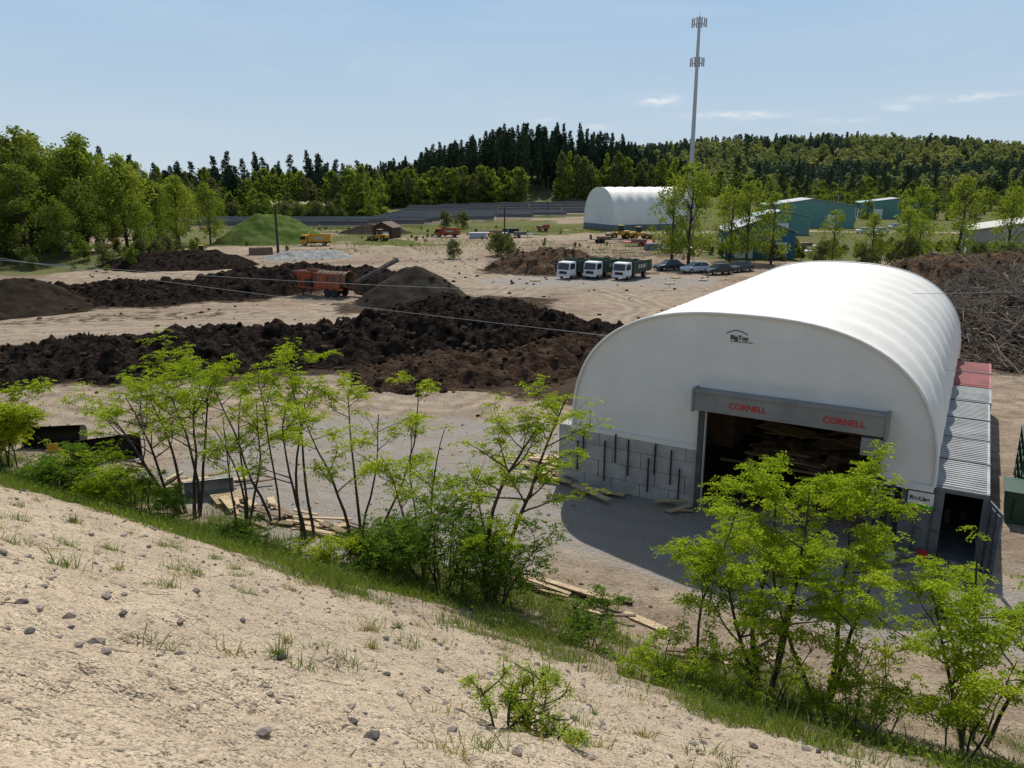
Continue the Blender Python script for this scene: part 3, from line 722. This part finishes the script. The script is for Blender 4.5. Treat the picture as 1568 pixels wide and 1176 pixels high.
def pipestack(x,y,a,name='pipe_stack',m='silver',n=5,Lp=4):
    b=MB()
    for r in range(3):
        for i in range(n-r): b.tube([(-Lp/2,(i+r*.5)*.5,.25+r*.43),(Lp/2,(i+r*.5)*.5,.25+r*.43)],[.24,.24],10,0)
    b.obj(name,[m],None,(x,y,Hs(x,y)),a)
pipestack(-8,185,.1); pipestack(0,205,.3,m='black'); pipestack(28,150,.2,m='contgrey'); pipestack(33,160,1,m='brown'); pipestack(-45,140,.4,m='oldwood')
def flatbed(x,y,a,m):
    b=MB(); b.box(-3,3,-1.1,1.1,.8,.95,0); b.box(-3,-2.9,-1.1,1.1,.95,1.9,0)
    for xx in (-1.4,-.4):
        for s in (-.95,.95): b.wheel(xx,s,.4,.4,.25,1,0)
    b.box(3,4.4,-.08,.08,.75,.9,1); b.box(-1.5,1.5,-.8,.8,.95,1.5,2); b.obj('flatbed_trailer',[m,'rubber','oldwood'],None,(x,y,Hs(x,y)),a,bevel=.01)
for x,y,a,m in ((-4,192,.2,'silver'),(2,188,.1,'blue'),(8,215,2,'orange'),(20,170,.1,'black'),(31,145,.3,'white'),(26,160,2.8,'red'),(-2,178,.5,'yellow'),(50,138,.2,'white'),(56,150,.4,'beige')): flatbed(x,y,a,m)
boards('brush_and_timber',[(26,140,60,4,.2,4),(18,150,40,3,.1,5),(38,120,40,2,.1,3),(25,170,60,4,.2,6)],('oldwood','wood'))

# ---------------------------------------------------------------- vegetation prototypes
def grow_tree(rd,b,h,stems,spread,rad,blv=(5,8),lean=(0,0),low=.42,sub=(3,5),tl=.26):
    tips=[]
    for s in range(stems):
        a=(s+rd.random()*.6)*6.28/stems if stems>1 else 0; off=.06*stems
        p=Vector((math.cos(a)*off*rd.random()*2,math.sin(a)*off*rd.random()*2,-.15))
        hh=h*rd.uniform(.78,1) if s else h
        tilt=rd.uniform(.06,tl) if stems>1 else .05
        d=Vector((math.cos(a)*tilt+lean[0],math.sin(a)*tilt+lean[1],1)).normalized()
        n=9; pts=[p.copy()]; seg=hh*.9/n
        for i in range(n):
            d=(d+Vector((rd.gauss(0,.08),rd.gauss(0,.08),.02))).normalized(); p=p+d*seg; pts.append(p.copy())
        r0=rad*rd.uniform(.7,1); rr=[r0*(1-.85*i/n)+.006 for i in range(n+1)]
        b.tube(pts,rr,7,1,False)
        for k in range(rd.randint(*blv)):
            f=rd.uniform(low,.98)*n; i=min(n-1,int(f)); q=pts[i].lerp(pts[i+1],f-i)
            az=rd.uniform(0,6.28); el=rd.uniform(.2,.85); Lb=spread*rd.uniform(.5,1)*(1.15-.5*f/n)
            dd=Vector((math.cos(az)*math.cos(el),math.sin(az)*math.cos(el),math.sin(el)))
            pp=[q.copy()]; c=q.copy()
            for j in range(5):
                dd=(dd+Vector((rd.gauss(0,.15),rd.gauss(0,.15),.0))).normalized(); c=c+dd*Lb/5; pp.append(c.copy())
            rb=rr[i]*.5; b.tube(pp,[rb*(1-.8*j/5)+.004 for j in range(6)],5,1,False)
            tips.append(pp[-1]); tips.append(pp[4])
            for m in range(rd.randint(*sub)):
                j=rd.randint(2,5); q2=pp[j]; a3=rd.uniform(0,6.28)
                d3=(dd+Vector((math.cos(a3),math.sin(a3),rd.uniform(-.1,.4)))*.9).normalized(); Ls=Lb*rd.uniform(.25,.5)
                e1=q2+d3*Ls*.5; e2=e1+(d3+Vector((0,0,.1))).normalized()*Ls*.5
                b.tube([q2,e1,e2],[rb*.4+.003,.006,.004],4,1,False); tips+= [e1,e2]
        tips.append(pts[-1])
    return tips
def compound_leaves(tips,r,nl=5,L=.26,ls=.04,n=12,jit=.09):
    C=np.array([tuple(t) for t in tips]); C=np.repeat(C,nl,0)+r.normal(size=(len(C)*nl,3))*jit*[1,1,.5]
    N=len(C); az=r.uniform(0,6.283,N); el=r.normal(.05,.22,N)
    d=np.stack([np.cos(az)*np.cos(el),np.sin(az)*np.cos(el),np.sin(el)],-1); sd=np.stack([-np.sin(az),np.cos(az),np.zeros(N)],-1)
    Lr=L*r.uniform(.6,1.2,N)
    out=[]
    for k in range(n):
        t=(k//2+.7)/(n/2); sg=1 if k%2 else -1
        c=C+d*(Lr*t)[:,None]+sd*(sg*ls*1.1)+np.array([0,0,-1])*(t*t*.07)
        out.append(c)
    P=np.concatenate(out); P+=r.normal(size=P.shape)*.008
    return leafq(P,ls*r.uniform(.75,1.25,len(P)),1.0,.55,r)
def locust(name,x,y,h,stems,spread,rad,seed,lean=(0,0),nl=5,leaf='leafL',low=.42,blv=(6,9),L=.27,ls=.036,keep=.8,jit=.1,sub=(3,5),n=12,tl=.26):
    rd=random.Random(seed); r=np.random.default_rng(seed); b=MB()
    tips=grow_tree(rd,b,h,stems,spread,rad,blv,lean,low,sub,tl)
    tips=[t for t in tips if rd.random()<keep]
    Q=compound_leaves(tips,r,nl,L,ls,n,jit)
    o=quads(name,Q,[leaf,'bark'],extra=b); o.location=(x,y,Hs(x,y)); return o
locust('locust_tree',-11.8,25.8,6.3,6,3.1,.085,21,(-.15,0),6,blv=(8,10),tl=.45,low=.48)
locust('locust_tree',-9.4,25.2,5.4,4,1.6,.05,22,(.02,0),4,blv=(4,6),keep=.6,low=.5,tl=.3)
locust('locust_tree',-6.9,24.0,7.0,3,1.9,.06,23,(-.05,0),6,blv=(6,8),low=.48,tl=.3)
locust('locust_tree',-4.9,23.1,6.6,4,1.9,.06,24,(.04,0),6,blv=(5,7),keep=.8,low=.45,tl=.3)
locust('locust_tree',-8.4,25.6,7.0,2,1.9,.055,41,(-.06,0),5,blv=(7,9),low=.5)
locust('locust_tree',-.65,19.8,7.3,2,2.1,.085,64,(.0,0),6,blv=(12,14),low=.3,tl=.12)
locust('locust_tree',-2.8,21.7,5.6,3,1.6,.04,26,(-.05,0),5,blv=(4,6),keep=.6)
locust('locust_tree',5.9,15.7,6.3,4,2.0,.07,27,(-.04,0),7,blv=(7,9),tl=.34,low=.38,keep=.9)
locust('locust_tree',7.2,15.4,5.8,3,1.8,.07,28,(.04,0),7,blv=(7,9),low=.38,keep=.9)
locust('locust_tree',9.7,13.9,5.2,4,1.7,.055,29,(.04,0),6,blv=(6,8),tl=.34)
locust('locust_sapling',3.8,14.6,5.2,1,1.1,.035,30,(-.05,0),5,blv=(8,10),low=.35,keep=.8)
locust('locust_sapling',10.4,11.5,2.8,3,.9,.02,35,(.1,0),4,blv=(4,6),low=.3)
locust('locust_sapling',8.6,12.6,2.6,3,.8,.02,36,(.0,0),4,blv=(4,6),low=.3,keep=.6)
locust('leafy_shrub',-2.0,20.2,3.6,7,1.4,.03,31,(0,0),5,'leafD',.2,(6,8),.2,.034,.85,.28,tl=.5)
locust('leafy_shrub',-.4,19.3,3.0,5,1.1,.03,32,(0,0),5,'leafD',.2,(6,8),.2,.034,.85,.24,tl=.5)
locust('leafy_shrub',-21,30.0,4.0,6,1.6,.03,33,(0,0),8,'leafL',.15,(7,9),.2,.045,.95,.2)
locust('leafy_shrub',-17.2,27.3,1.6,6,1.0,.02,34,(0,0),6,'leafD',.15,(5,7),.2,.036,.85,.2,tl=.6)
locust('leafy_shrub',-15,26.6,1.3,6,.9,.02,42,(0,0),5,'leafL',.15,(5,7),.2,.036,.8,.2,tl=.6)
locust('leafy_shrub',-3.9,21.6,1.6,6,.9,.02,43,(0,0),5,'leafD',.15,(5,7),.2,.036,.8,.2,tl=.6)
locust('yellow_seedling',.05,5.75,.75,5,.4,.009,37,(0,0),4,'leafY',.2,(5,7),.05,.011,.7,.03,tl=.4)
locust('bare_shrub',-12.6,24.2,2.0,5,.8,.015,38,(0,0),2,'leafD',.3,(4,6),.15,.03,.5)
locust('bare_shrub',7.9,14.6,2.2,6,.9,.014,39,(0,0),2,'leafL',.3,(4,6),.15,.03,.5)
locust('bare_shrub',4.9,13.8,1.8,6,.8,.014,40,(0,0),2,'leafL',.3,(4,6),.15,.03,.5)
for i,(x,y) in enumerate(((-8,21),(-5.2,19.3),(1.9,16.2),(3.1,13.6),(-11,22.6),(6.6,13.2),(-18.5,28.5),(-13.5,25.5))):
    locust('bare_shrub',x,y,1.1+.2*(i%3),5,.6,.012,50+i,(0,0),3,'leafL' if i%2 else 'leafD',.2,(4,6),.14,.028,.6,tl=.5)

def decid(name,seed,h,cr,nl,ls,leaf,trunk=.25,nb=26,sparse=0,base=.22):
    rd=random.Random(seed); r=np.random.default_rng(seed); b=MB(); C=[]
    b.tube([(0,0,-.4),(rd.uniform(-.02,.02)*h,0,h*.35),(rd.uniform(-.04,.04)*h,rd.uniform(-.03,.03)*h,h*.85)],[trunk,trunk*.7,trunk*.15],7,1,False)
    blobs=[]
    for k in range(nb):
        f=rd.uniform(base,1); env=math.sin(math.pi*min(1,(f-base+.12)/(1.12-base))**.8)**.7
        a=rd.uniform(0,6.28); q=cr*env*rd.uniform(.25,1)
        c=Vector((math.cos(a)*q,math.sin(a)*q,f*h)); br=cr*rd.uniform(.16,.36)*(1 if f<.85 else .7)
        blobs.append((c,br)); 
        if k%2==0: b.tube([(0,0,max(.15*h,c.z-q*1.1)),tuple((Vector((0,0,c.z-q*.6))+c)/2),tuple(c)],[trunk*.35,trunk*.2,.02],4,1,False)
    per=nl//nb
    for c,br in blobs:
        v=r.normal(size=(per,3)); v/=np.linalg.norm(v,axis=1,keepdims=True); rr=br*r.uniform(.3,1.5,per)**.7
        C.append(np.array(c)+v*rr[:,None]*[1,1,.85])
    C=np.concatenate(C); Q=leafq(C,ls*r.uniform(.6,1.3,len(C)),.35,.7,r)
    return quads(name,Q,[leaf,'bark'],extra=b,link=False)
def pine(name,seed,h,cr,ls,leaf='pine',nw=16,dens=1.0):
    rd=random.Random(seed); r=np.random.default_rng(seed); b=MB(); C=[]
    b.tube([(0,0,-.4),(0,0,h*.5),(0,0,h*.98)],[.3,.2,.03],6,1,False)
    for w in range(nw):
        f=.18+.8*w/nw; z=h*f; rad=cr*(1-((f-.18)/.84)**1.3)*rd.uniform(.6,1.1)+.25
        for k in range(rd.randint(4,6)):
            a=rd.uniform(0,6.28); Lb=rad*rd.uniform(.6,1.15); n=int((10+Lb*9)*dens)
            t=r.uniform(.15,1,n)**.7; wd=.25+.3*(1-t)
            x=np.cos(a)*Lb*t+r.normal(size=n)*wd*.8; y=np.sin(a)*Lb*t+r.normal(size=n)*wd*.8
            zz=z+Lb*t*.18+r.normal(size=n)*.28
            C.append(np.stack([x,y,zz],-1))
    C=np.concatenate(C); Q=leafq(C,ls*r.uniform(.6,1.3,len(C)),.6,.5,r)
    return quads(name,Q,[leaf,'bark'],extra=b,link=False)
def place(me,name,x,y,s=1,sz=None,parent=None,dz=0):
    o=bpy.data.objects.new(name,me); COL.objects.link(o); o.location=(x,y,Hs(x,y)+dz); o.rotation_euler=(0,0,random.uniform(0,6.28)); o.scale=(s,s,sz or s)
    if parent: o.parent=parent
    return o
DB=[decid('deciduous_tree_mesh',50+i,10,3.6,7500,.13,('leafT','leafT2','leafT')[i],.2,52,base=.12) for i in range(3)]
DS=[decid('sparse_tree_mesh',60+i,10,2.9,3800,.12,'leafT2',.18,44,base=.12) for i in range(2)]
BU=[decid('bush_mesh',70+i,3,1.7,2200,.11,('leafO','leafT')[i],.07,20,base=.08) for i in range(2)]
PN=[pine('pine_mesh',80+i,20,3.4,.36) for i in range(3)]
FA=[decid('far_tree_mesh',90+i,12,(4.2,3.4,4.8,3.8)[i],950,.40,('leafT','leafT2','leafO','leafT')[i],.25,(26,34,22,40)[i],base=.04) for i in range(4)]
HA=[decid('hill_tree_mesh',95+i,14,6.5,300,1.1,'hillA',.3,18,base=.1) for i in range(3)]
HP=[pine('hill_pine_mesh',98,17,4.5,1.1,'hillB',9,.28)]
rd=random.Random(11)
for x,y,h in ((-94,128,20),(-87,132,18),(-80,130,19),(-73,134,18.5),(-68,138,16),(-84,120,17),(-90,116,19),(-76,122,14),(-98,140,22),(-70,128,11),(-101,126,20),(-83,138,20),(-92,140,21),(-76,140,18),(-70,121,9),(-64,134,9),(-88,124,15),(-80,117,10),(-66,146,12)):
    place(DB[rd.choice([0,1,2,2])],'deciduous_tree',x,y,h/10)
for x,y,h in ((-68,160,13.5),(-64,166,12),(-72,168,13),(-76,165,11)): place(DB[1],'deciduous_tree',x,y,h/10*.9,h/10)
for x,y,h in ((27.5,121,15.5),(25.5,124,13.5),(38,126,12.8),(36,129,12),(41,123,11),(71,124,13.5),(66,128,12),(80,126,12),(49,119,8.5),(54,117,8),(58,115,8.8),(62,119,8),(83,112,10)):
    place(DS[rd.choice([0,1])],'young_tree',x,y,h/10*1.05,h/10)
for x,y,s in ((-10,133,1.0),(-2.5,137,1.3),(-1,140,1.2),(-.5,134,.9),(46,115,1.3),(51,113,1.2),(57,112,1.5),(74,116,1.2),(68,113,1.3),(77,110,1.4),(-20,230,1.6),(-14,226,1.5)):
    place(BU[0],'bush',x,y,s)
E=empty('bank_shrubs')
for i in range(90):
    x=rd.uniform(-105,-56); y=110+rd.uniform(0,32)+(x+58)*-.05; place(BU[rd.choice([0,0,1])],'shrub',x,y,rd.uniform(.3,1.1),parent=E)
E=empty('roadside_bushes')
for i in range(60):
    x=rd.uniform(30,105); y=rd.uniform(126,150); place(BU[rd.choice([0,1])],'shrub',x,y,rd.uniform(.4,.9),parent=E)
E=empty('field_scrub')
for i in range(110):
    x=rd.uniform(-75,70); y=rd.uniform(145,228)
    if float(track_dist(np.array([x]),np.array([y]))[0])>6 and not (10<x and y>220): place(BU[rd.choice([0,1])],'shrub',x,y,rd.uniform(.1,.38),parent=E)
E=empty('pine_forest')
for i in range(310):
    x=rd.uniform(-75,95); y=rd.uniform(403,485)
    c=1-abs((x-12)/90)**2*.35; g=.86+.3*vn(x/14.,3,27)
    place(rd.choice(PN),'pine',x,y,rd.uniform(1.0,1.45)*c,rd.uniform(.9,1.42)*c*float(g),parent=E)
for i in range(230):
    x=rd.uniform(-330,-60); y=rd.uniform(318,375); g=.75+.5*vn(x/22.,0,7)
    place(rd.choice(PN),'pine',x,y,rd.uniform(.8,1.4),rd.uniform(.65,1.35)*float(g),parent=E)
E=empty('mixed_woodland')
for i in range(250):
    x=rd.uniform(-300,-50); y=rd.uniform(275,322)
    if -108<x<-60 and y<314: y=rd.uniform(314,325)
    place(rd.choice(FA),'tree',x,y,rd.uniform(.5,1.5),rd.uniform(.6,1.6),parent=E)
for i in range(60):
    x=rd.uniform(-190,-115); y=rd.uniform(225,262); place(rd.choice(FA),'tree',x,y,rd.uniform(.4,.8),parent=E)
for i in range(70):
    x=rd.uniform(-112,-54); y=rd.uniform(272,292); place(BU[rd.choice([0,1])],'shrub',x,y,rd.uniform(.8,2.2),parent=E)
for i in range(14):
    x=rd.uniform(-108,-58); y=rd.uniform(276,290); place(rd.choice(FA),'tree',x,y,rd.uniform(.5,.9),parent=E)
for i in range(90):
    x=rd.uniform(-70,5); y=rd.uniform(382,402); place(rd.choice(FA),'tree',x,y,rd.uniform(.7,1.5),rd.uniform(.6,1.5),parent=E)
for i in range(55):
    x=rd.uniform(20,95); y=rd.uniform(392,402); place(rd.choice(FA),'tree',x,y,rd.uniform(.8,1.4),rd.uniform(.7,1.8),parent=E)
for i in range(300):
    x=rd.uniform(60,420); y=rd.uniform(405,620); place(rd.choice(FA+PN[:1]),'tree',x,y,rd.uniform(.8,1.4),rd.uniform(.6,1.3),parent=E)
for i in range(70):
    x=rd.uniform(90,240); y=rd.uniform(262,390)
    if not (125<x<175 and 290<y<335): place(rd.choice(FA),'tree',x,y,rd.uniform(.5,.95),parent=E)
E=empty('distant_forest')
for i in range(2600):
    y=rd.uniform(660,1330); x=rd.uniform(40,min(.72*y+40,980))
    pn=vn(x/70.,y/120.,33)>.62
    place(HP[0] if pn or rd.random()<.12 else rd.choice(HA),'tree',x,y,rd.uniform(.8,1.4),rd.uniform(.8,1.4),parent=E)
for i in range(260):
    y=rd.uniform(480,700); x=rd.uniform(-500,-60); place(rd.choice(HA+HP*2),'tree',x,y,rd.uniform(.9,1.3),rd.uniform(.9,1.5),parent=E)

# ---------------------------------------------------------------- grass band, tufts, weeds
def grass(name,X,Y,hmin,hmax,w,matk='grass',seed=1,droop=.5,Z=None):
    r=np.random.default_rng(seed); N=len(X); Z=H(X,Y)-.02 if Z is None else Z; h=r.uniform(hmin,hmax,N); az=r.uniform(0,6.283,N); ww=w*r.uniform(.6,1.3,N)
    lx=r.normal(0,1,N)*h*droop*.5; ly=r.normal(0,1,N)*h*droop*.5
    dx=np.cos(az)*ww; dy=np.sin(az)*ww
    A=np.stack([X-dx,Y-dy,Z],-1); B=np.stack([X+dx,Y+dy,Z],-1)
    C=np.stack([X+lx*.4+dx*.7,Y+ly*.4+dy*.7,Z+h*.6],-1); D=np.stack([X+lx*.4-dx*.7,Y+ly*.4-dy*.7,Z+h*.6],-1)
    Ev=np.stack([X+lx+dx*.1,Y+ly+dy*.1,Z+h],-1); Fv=np.stack([X+lx-dx*.1,Y+ly-dy*.1,Z+h],-1)
    return quads(name,np.concatenate([np.stack([A,B,C,D],1),np.stack([D,C,Ev,Fv],1)]),[matk])
N=160000; tau=rng.uniform(-40,16,N); dd=rng.uniform(9.5,20.5,N)
X=.475*dd+.88*tau; Y=.88*dd-.475*tau
dn=dd+(fbm(X*.25,Y*.25,11,4)-.5)*3
pt=ss(.38,.58,fbm(X*.5,Y*.5,22,3))
g=ss(10.4,12.4,dn)*ss(19.2,16.6,dn)*(.06+1.0*pt)
k=(rng.random(N)<g)&(Y>3); dry=rng.random(N)<.22
grass('grass',X[k&~dry],Y[k&~dry],.08,.40,.010,droop=.9); grass('dry_grass',X[k&dry],Y[k&dry],.08,.34,.008,'drygrass',seed=2,droop=1)
n=210; tx_=[];ty_=[]
for i in range(n):
    d_=rng.uniform(3,11.5); ta=rng.uniform(-28,9); x=.475*d_+.88*ta; y=.88*d_-.475*ta
    if y<3.5: continue
    m=int(rng.integers(15,110)); s=rng.uniform(.02,.09)*(1+d_/9)
    tx_.append(x+rng.normal(size=m)*s); ty_.append(y+rng.normal(size=m)*s)
tx_=np.concatenate(tx_); ty_=np.concatenate(ty_); h_=len(tx_)//2
grass('grass_tufts',tx_[:h_],ty_[:h_],.04,.19,.005,seed=3,droop=1.3); grass('dry_grass_tufts',tx_[h_:],ty_[h_:],.03,.17,.005,'drygrass',seed=4,droop=1.5)
N=24000; tau=rng.uniform(-40,16,N); dd=rng.uniform(10,20,N); X=.475*dd+.88*tau; Y=.88*dd-.475*tau
k=rng.random(N)<(.1+.9*ss(.45,.62,fbm(X*.6,Y*.6,32,3)))*ss(10.5,12.5,dd)*ss(20,17.5,dd); X=X[k];Y=Y[k]
quads('ground_weeds',leafq(np.stack([X,Y,H(X,Y)+rng.uniform(.02,.4,len(X))],-1),rng.uniform(.02,.045,len(X)),.6,.6),['leafD'])
N=16000; X=rng.uniform(-60,60,N); Y=rng.uniform(140,240,N); k=fbm(X*.06,Y*.06,41,3)>.5; X=X[k];Y=Y[k]
grass('field_grass',X,Y,.2,.6,.06,seed=6)

# ---------------------------------------------------------------- stones, clods & litter
def stones(name,X,Y,S,matk,seed,Z=None,sub=1):
    import bmesh
    bm=bmesh.new(); bmesh.ops.create_icosphere(bm,subdivisions=sub,radius=1); bv=np.array([v.co[:] for v in bm.verts]); bf=[[v.index for v in f.verts] for f in bm.faces]; bm.free()
    r=np.random.default_rng(seed); V=[];F=[]; bf=np.array(bf)
    Z=H(X,Y) if Z is None else Z
    for i in range(len(X)):
        v=bv*(1+r.normal(size=(len(bv),1))*.13)*(S[i]*r.uniform([.8,.6,.35],[1.3,1,.8])); a=r.uniform(0,6.28); c,s=math.cos(a),math.sin(a)
        v=v@np.array([[c,s,0],[-s,c,0],[0,0,1]]); V.append(v+[X[i],Y[i],Z[i]+S[i]*.15]); F.append(bf+i*len(bv))
    me=bpy.data.meshes.new(name); me.from_pydata(np.concatenate(V).tolist(),[],np.concatenate(F).tolist()); me.update(); me.materials.append(M[matk])
    o=bpy.data.objects.new(name,me); COL.objects.link(o)
n=8000; dd=rng.uniform(2.5,12.8,n); tau=rng.uniform(-30,10,n); X=.475*dd+.88*tau; Y=.88*dd-.475*tau; k=Y>3; X=X[k];Y=Y[k]
S=.008+.06*rng.random(len(X))**8+.014*rng.random(len(X))**2
stones('scattered_stones',X,Y,S,'stone',4)
n=2400; X=rng.uniform(-24,16,n); Y=rng.uniform(17,40,n); k=(slope_d(X,Y)>17)&~((X>2.5)&(Y>22)); X=X[k];Y=Y[k]
stones('yard_stones',X,Y,.02+.08*rng.random(len(X))**5,'stone',5)
P=np.concatenate(SURF); stones('soil_clods',P[:,0],P[:,1],.05+.28*rng.random(len(P))**4,'clod',6,Z=P[:,2])
n=2200; X=rng.uniform(-60,30,n); Y=rng.uniform(38,135,n); k=~((X>2)&(Y<55)&(X<28)); X=X[k];Y=Y[k]
stones('yard_debris',X,Y,.04+.28*rng.random(len(X))**6,'clod',7)
b=MB(); rd=random.Random(9)
for i in range(900):
    d_=rd.uniform(2.5,12.5); ta=rd.uniform(-28,10); x=.475*d_+.88*ta; y=.88*d_-.475*ta
    if y<3: continue
    a=rd.uniform(0,6.28); L_=rd.uniform(.04,.3); z=Hs(x,y)+.012; x2=x+math.cos(a)*L_; y2=y+math.sin(a)*L_
    b.tube([(x,y,z),(x2,y2,Hs(x2,y2)+.015)],[.005,.002],4)
b.obj('fallen_twigs',['oldwood'])

# ---------------------------------------------------------------- world, sun, camera
AZ,EL=R(12),R(51)
w=bpy.data.worlds.new('World'); scene.world=w; w.use_nodes=True; nt=w.node_tree; t=NT(nt); bg=nt.nodes['Background']
sky=t.new('ShaderNodeTexSky',sky_type='NISHITA'); sky.sun_disc=False; sky.sun_elevation=EL; sky.sun_rotation=AZ; sky.air_density=1.0; sky.dust_density=1.0; sky.ozone_density=1.2; sky.altitude=50
tc=t.new('ShaderNodeTexCoord').outputs['Generated']; sx=t.new('ShaderNodeSeparateXYZ',{0:tc}).outputs
az=t.math('ARCTAN2',sx[0],sx[1]); el=t.math('ARCSINE',sx[2])
cv=t.new('ShaderNodeCombineXYZ',{0:t.math('MULTIPLY',az,30.0),1:t.math('MULTIPLY',el,110.0)}).outputs[0]
cn=t.noise(cv,1.0,6,.65,.4)
tot=None
for a0,e0,wa,we,st in ((.1787,.1,.022,.006,1),(.27,.081,.05,.004,.9),(.502,.092,.05,.004,.7),(.101,.07,.015,.003,.5),(.445,.084,.02,.004,.6),(.385,.072,.03,.003,.5),(.04,.078,.012,.003,.4)):
    q=t.math('ADD',t.math('POWER',t.math('ABSOLUTE',t.math('DIVIDE',t.math('SUBTRACT',az,a0),wa)),2.0),t.math('POWER',t.math('ABSOLUTE',t.math('DIVIDE',t.math('SUBTRACT',el,e0),we)),2.0))
    g=t.math('MULTIPLY',t.math('EXPONENT',t.math('MULTIPLY',q,-1.0)),st); tot=g if tot is None else t.math('ADD',tot,g)
cf=t.math('MULTIPLY',tot,t.ramp(cn,.38,.6))
cv2=t.new('ShaderNodeCombineXYZ',{0:t.math('MULTIPLY',az,3.0),1:t.math('MULTIPLY',el,14.0)}).outputs[0]
veil=t.math('MULTIPLY',t.ramp(t.noise(cv2,1.0,5,.6,.6),.45,.75),.25)
haze=t.mix(t.ramp(el,.0,.26),(4.7,5.55,6.15),(2.75,4.35,6.35))
base=t.mix(t.ramp(el,.25,.8),haze,sky.outputs[0])
c=t.mix(veil,base,(5.5,6.2,6.8))
c=t.mix(t.math('MULTIPLY',cf,.85,True),c,(7.6,7.7,7.8))
nt.links.new(c,bg.inputs['Color']); bg.inputs['Strength'].default_value=.12
sl=bpy.data.lights.new('sun','SUN'); sl.energy=4.6; sl.angle=R(.6); sl.color=(1,.96,.88)
so=bpy.data.objects.new('sun',sl); COL.objects.link(so)
S=Vector((math.sin(AZ)*math.cos(EL),math.cos(AZ)*math.cos(EL),math.sin(EL))); so.rotation_euler=S.to_track_quat('Z','Y').to_euler()
cd=bpy.data.cameras.new('camera'); cd.lens=27.1; cd.sensor_width=36; cd.clip_end=9000; cd.clip_start=.1
co=bpy.data.objects.new('camera',cd); COL.objects.link(co); co.location=(0,0,12); co.rotation_euler=(R(75.6),0,0); scene.camera=co
scene.view_settings.view_transform='Standard'; scene.view_settings.look='None'; scene.view_settings.exposure=0
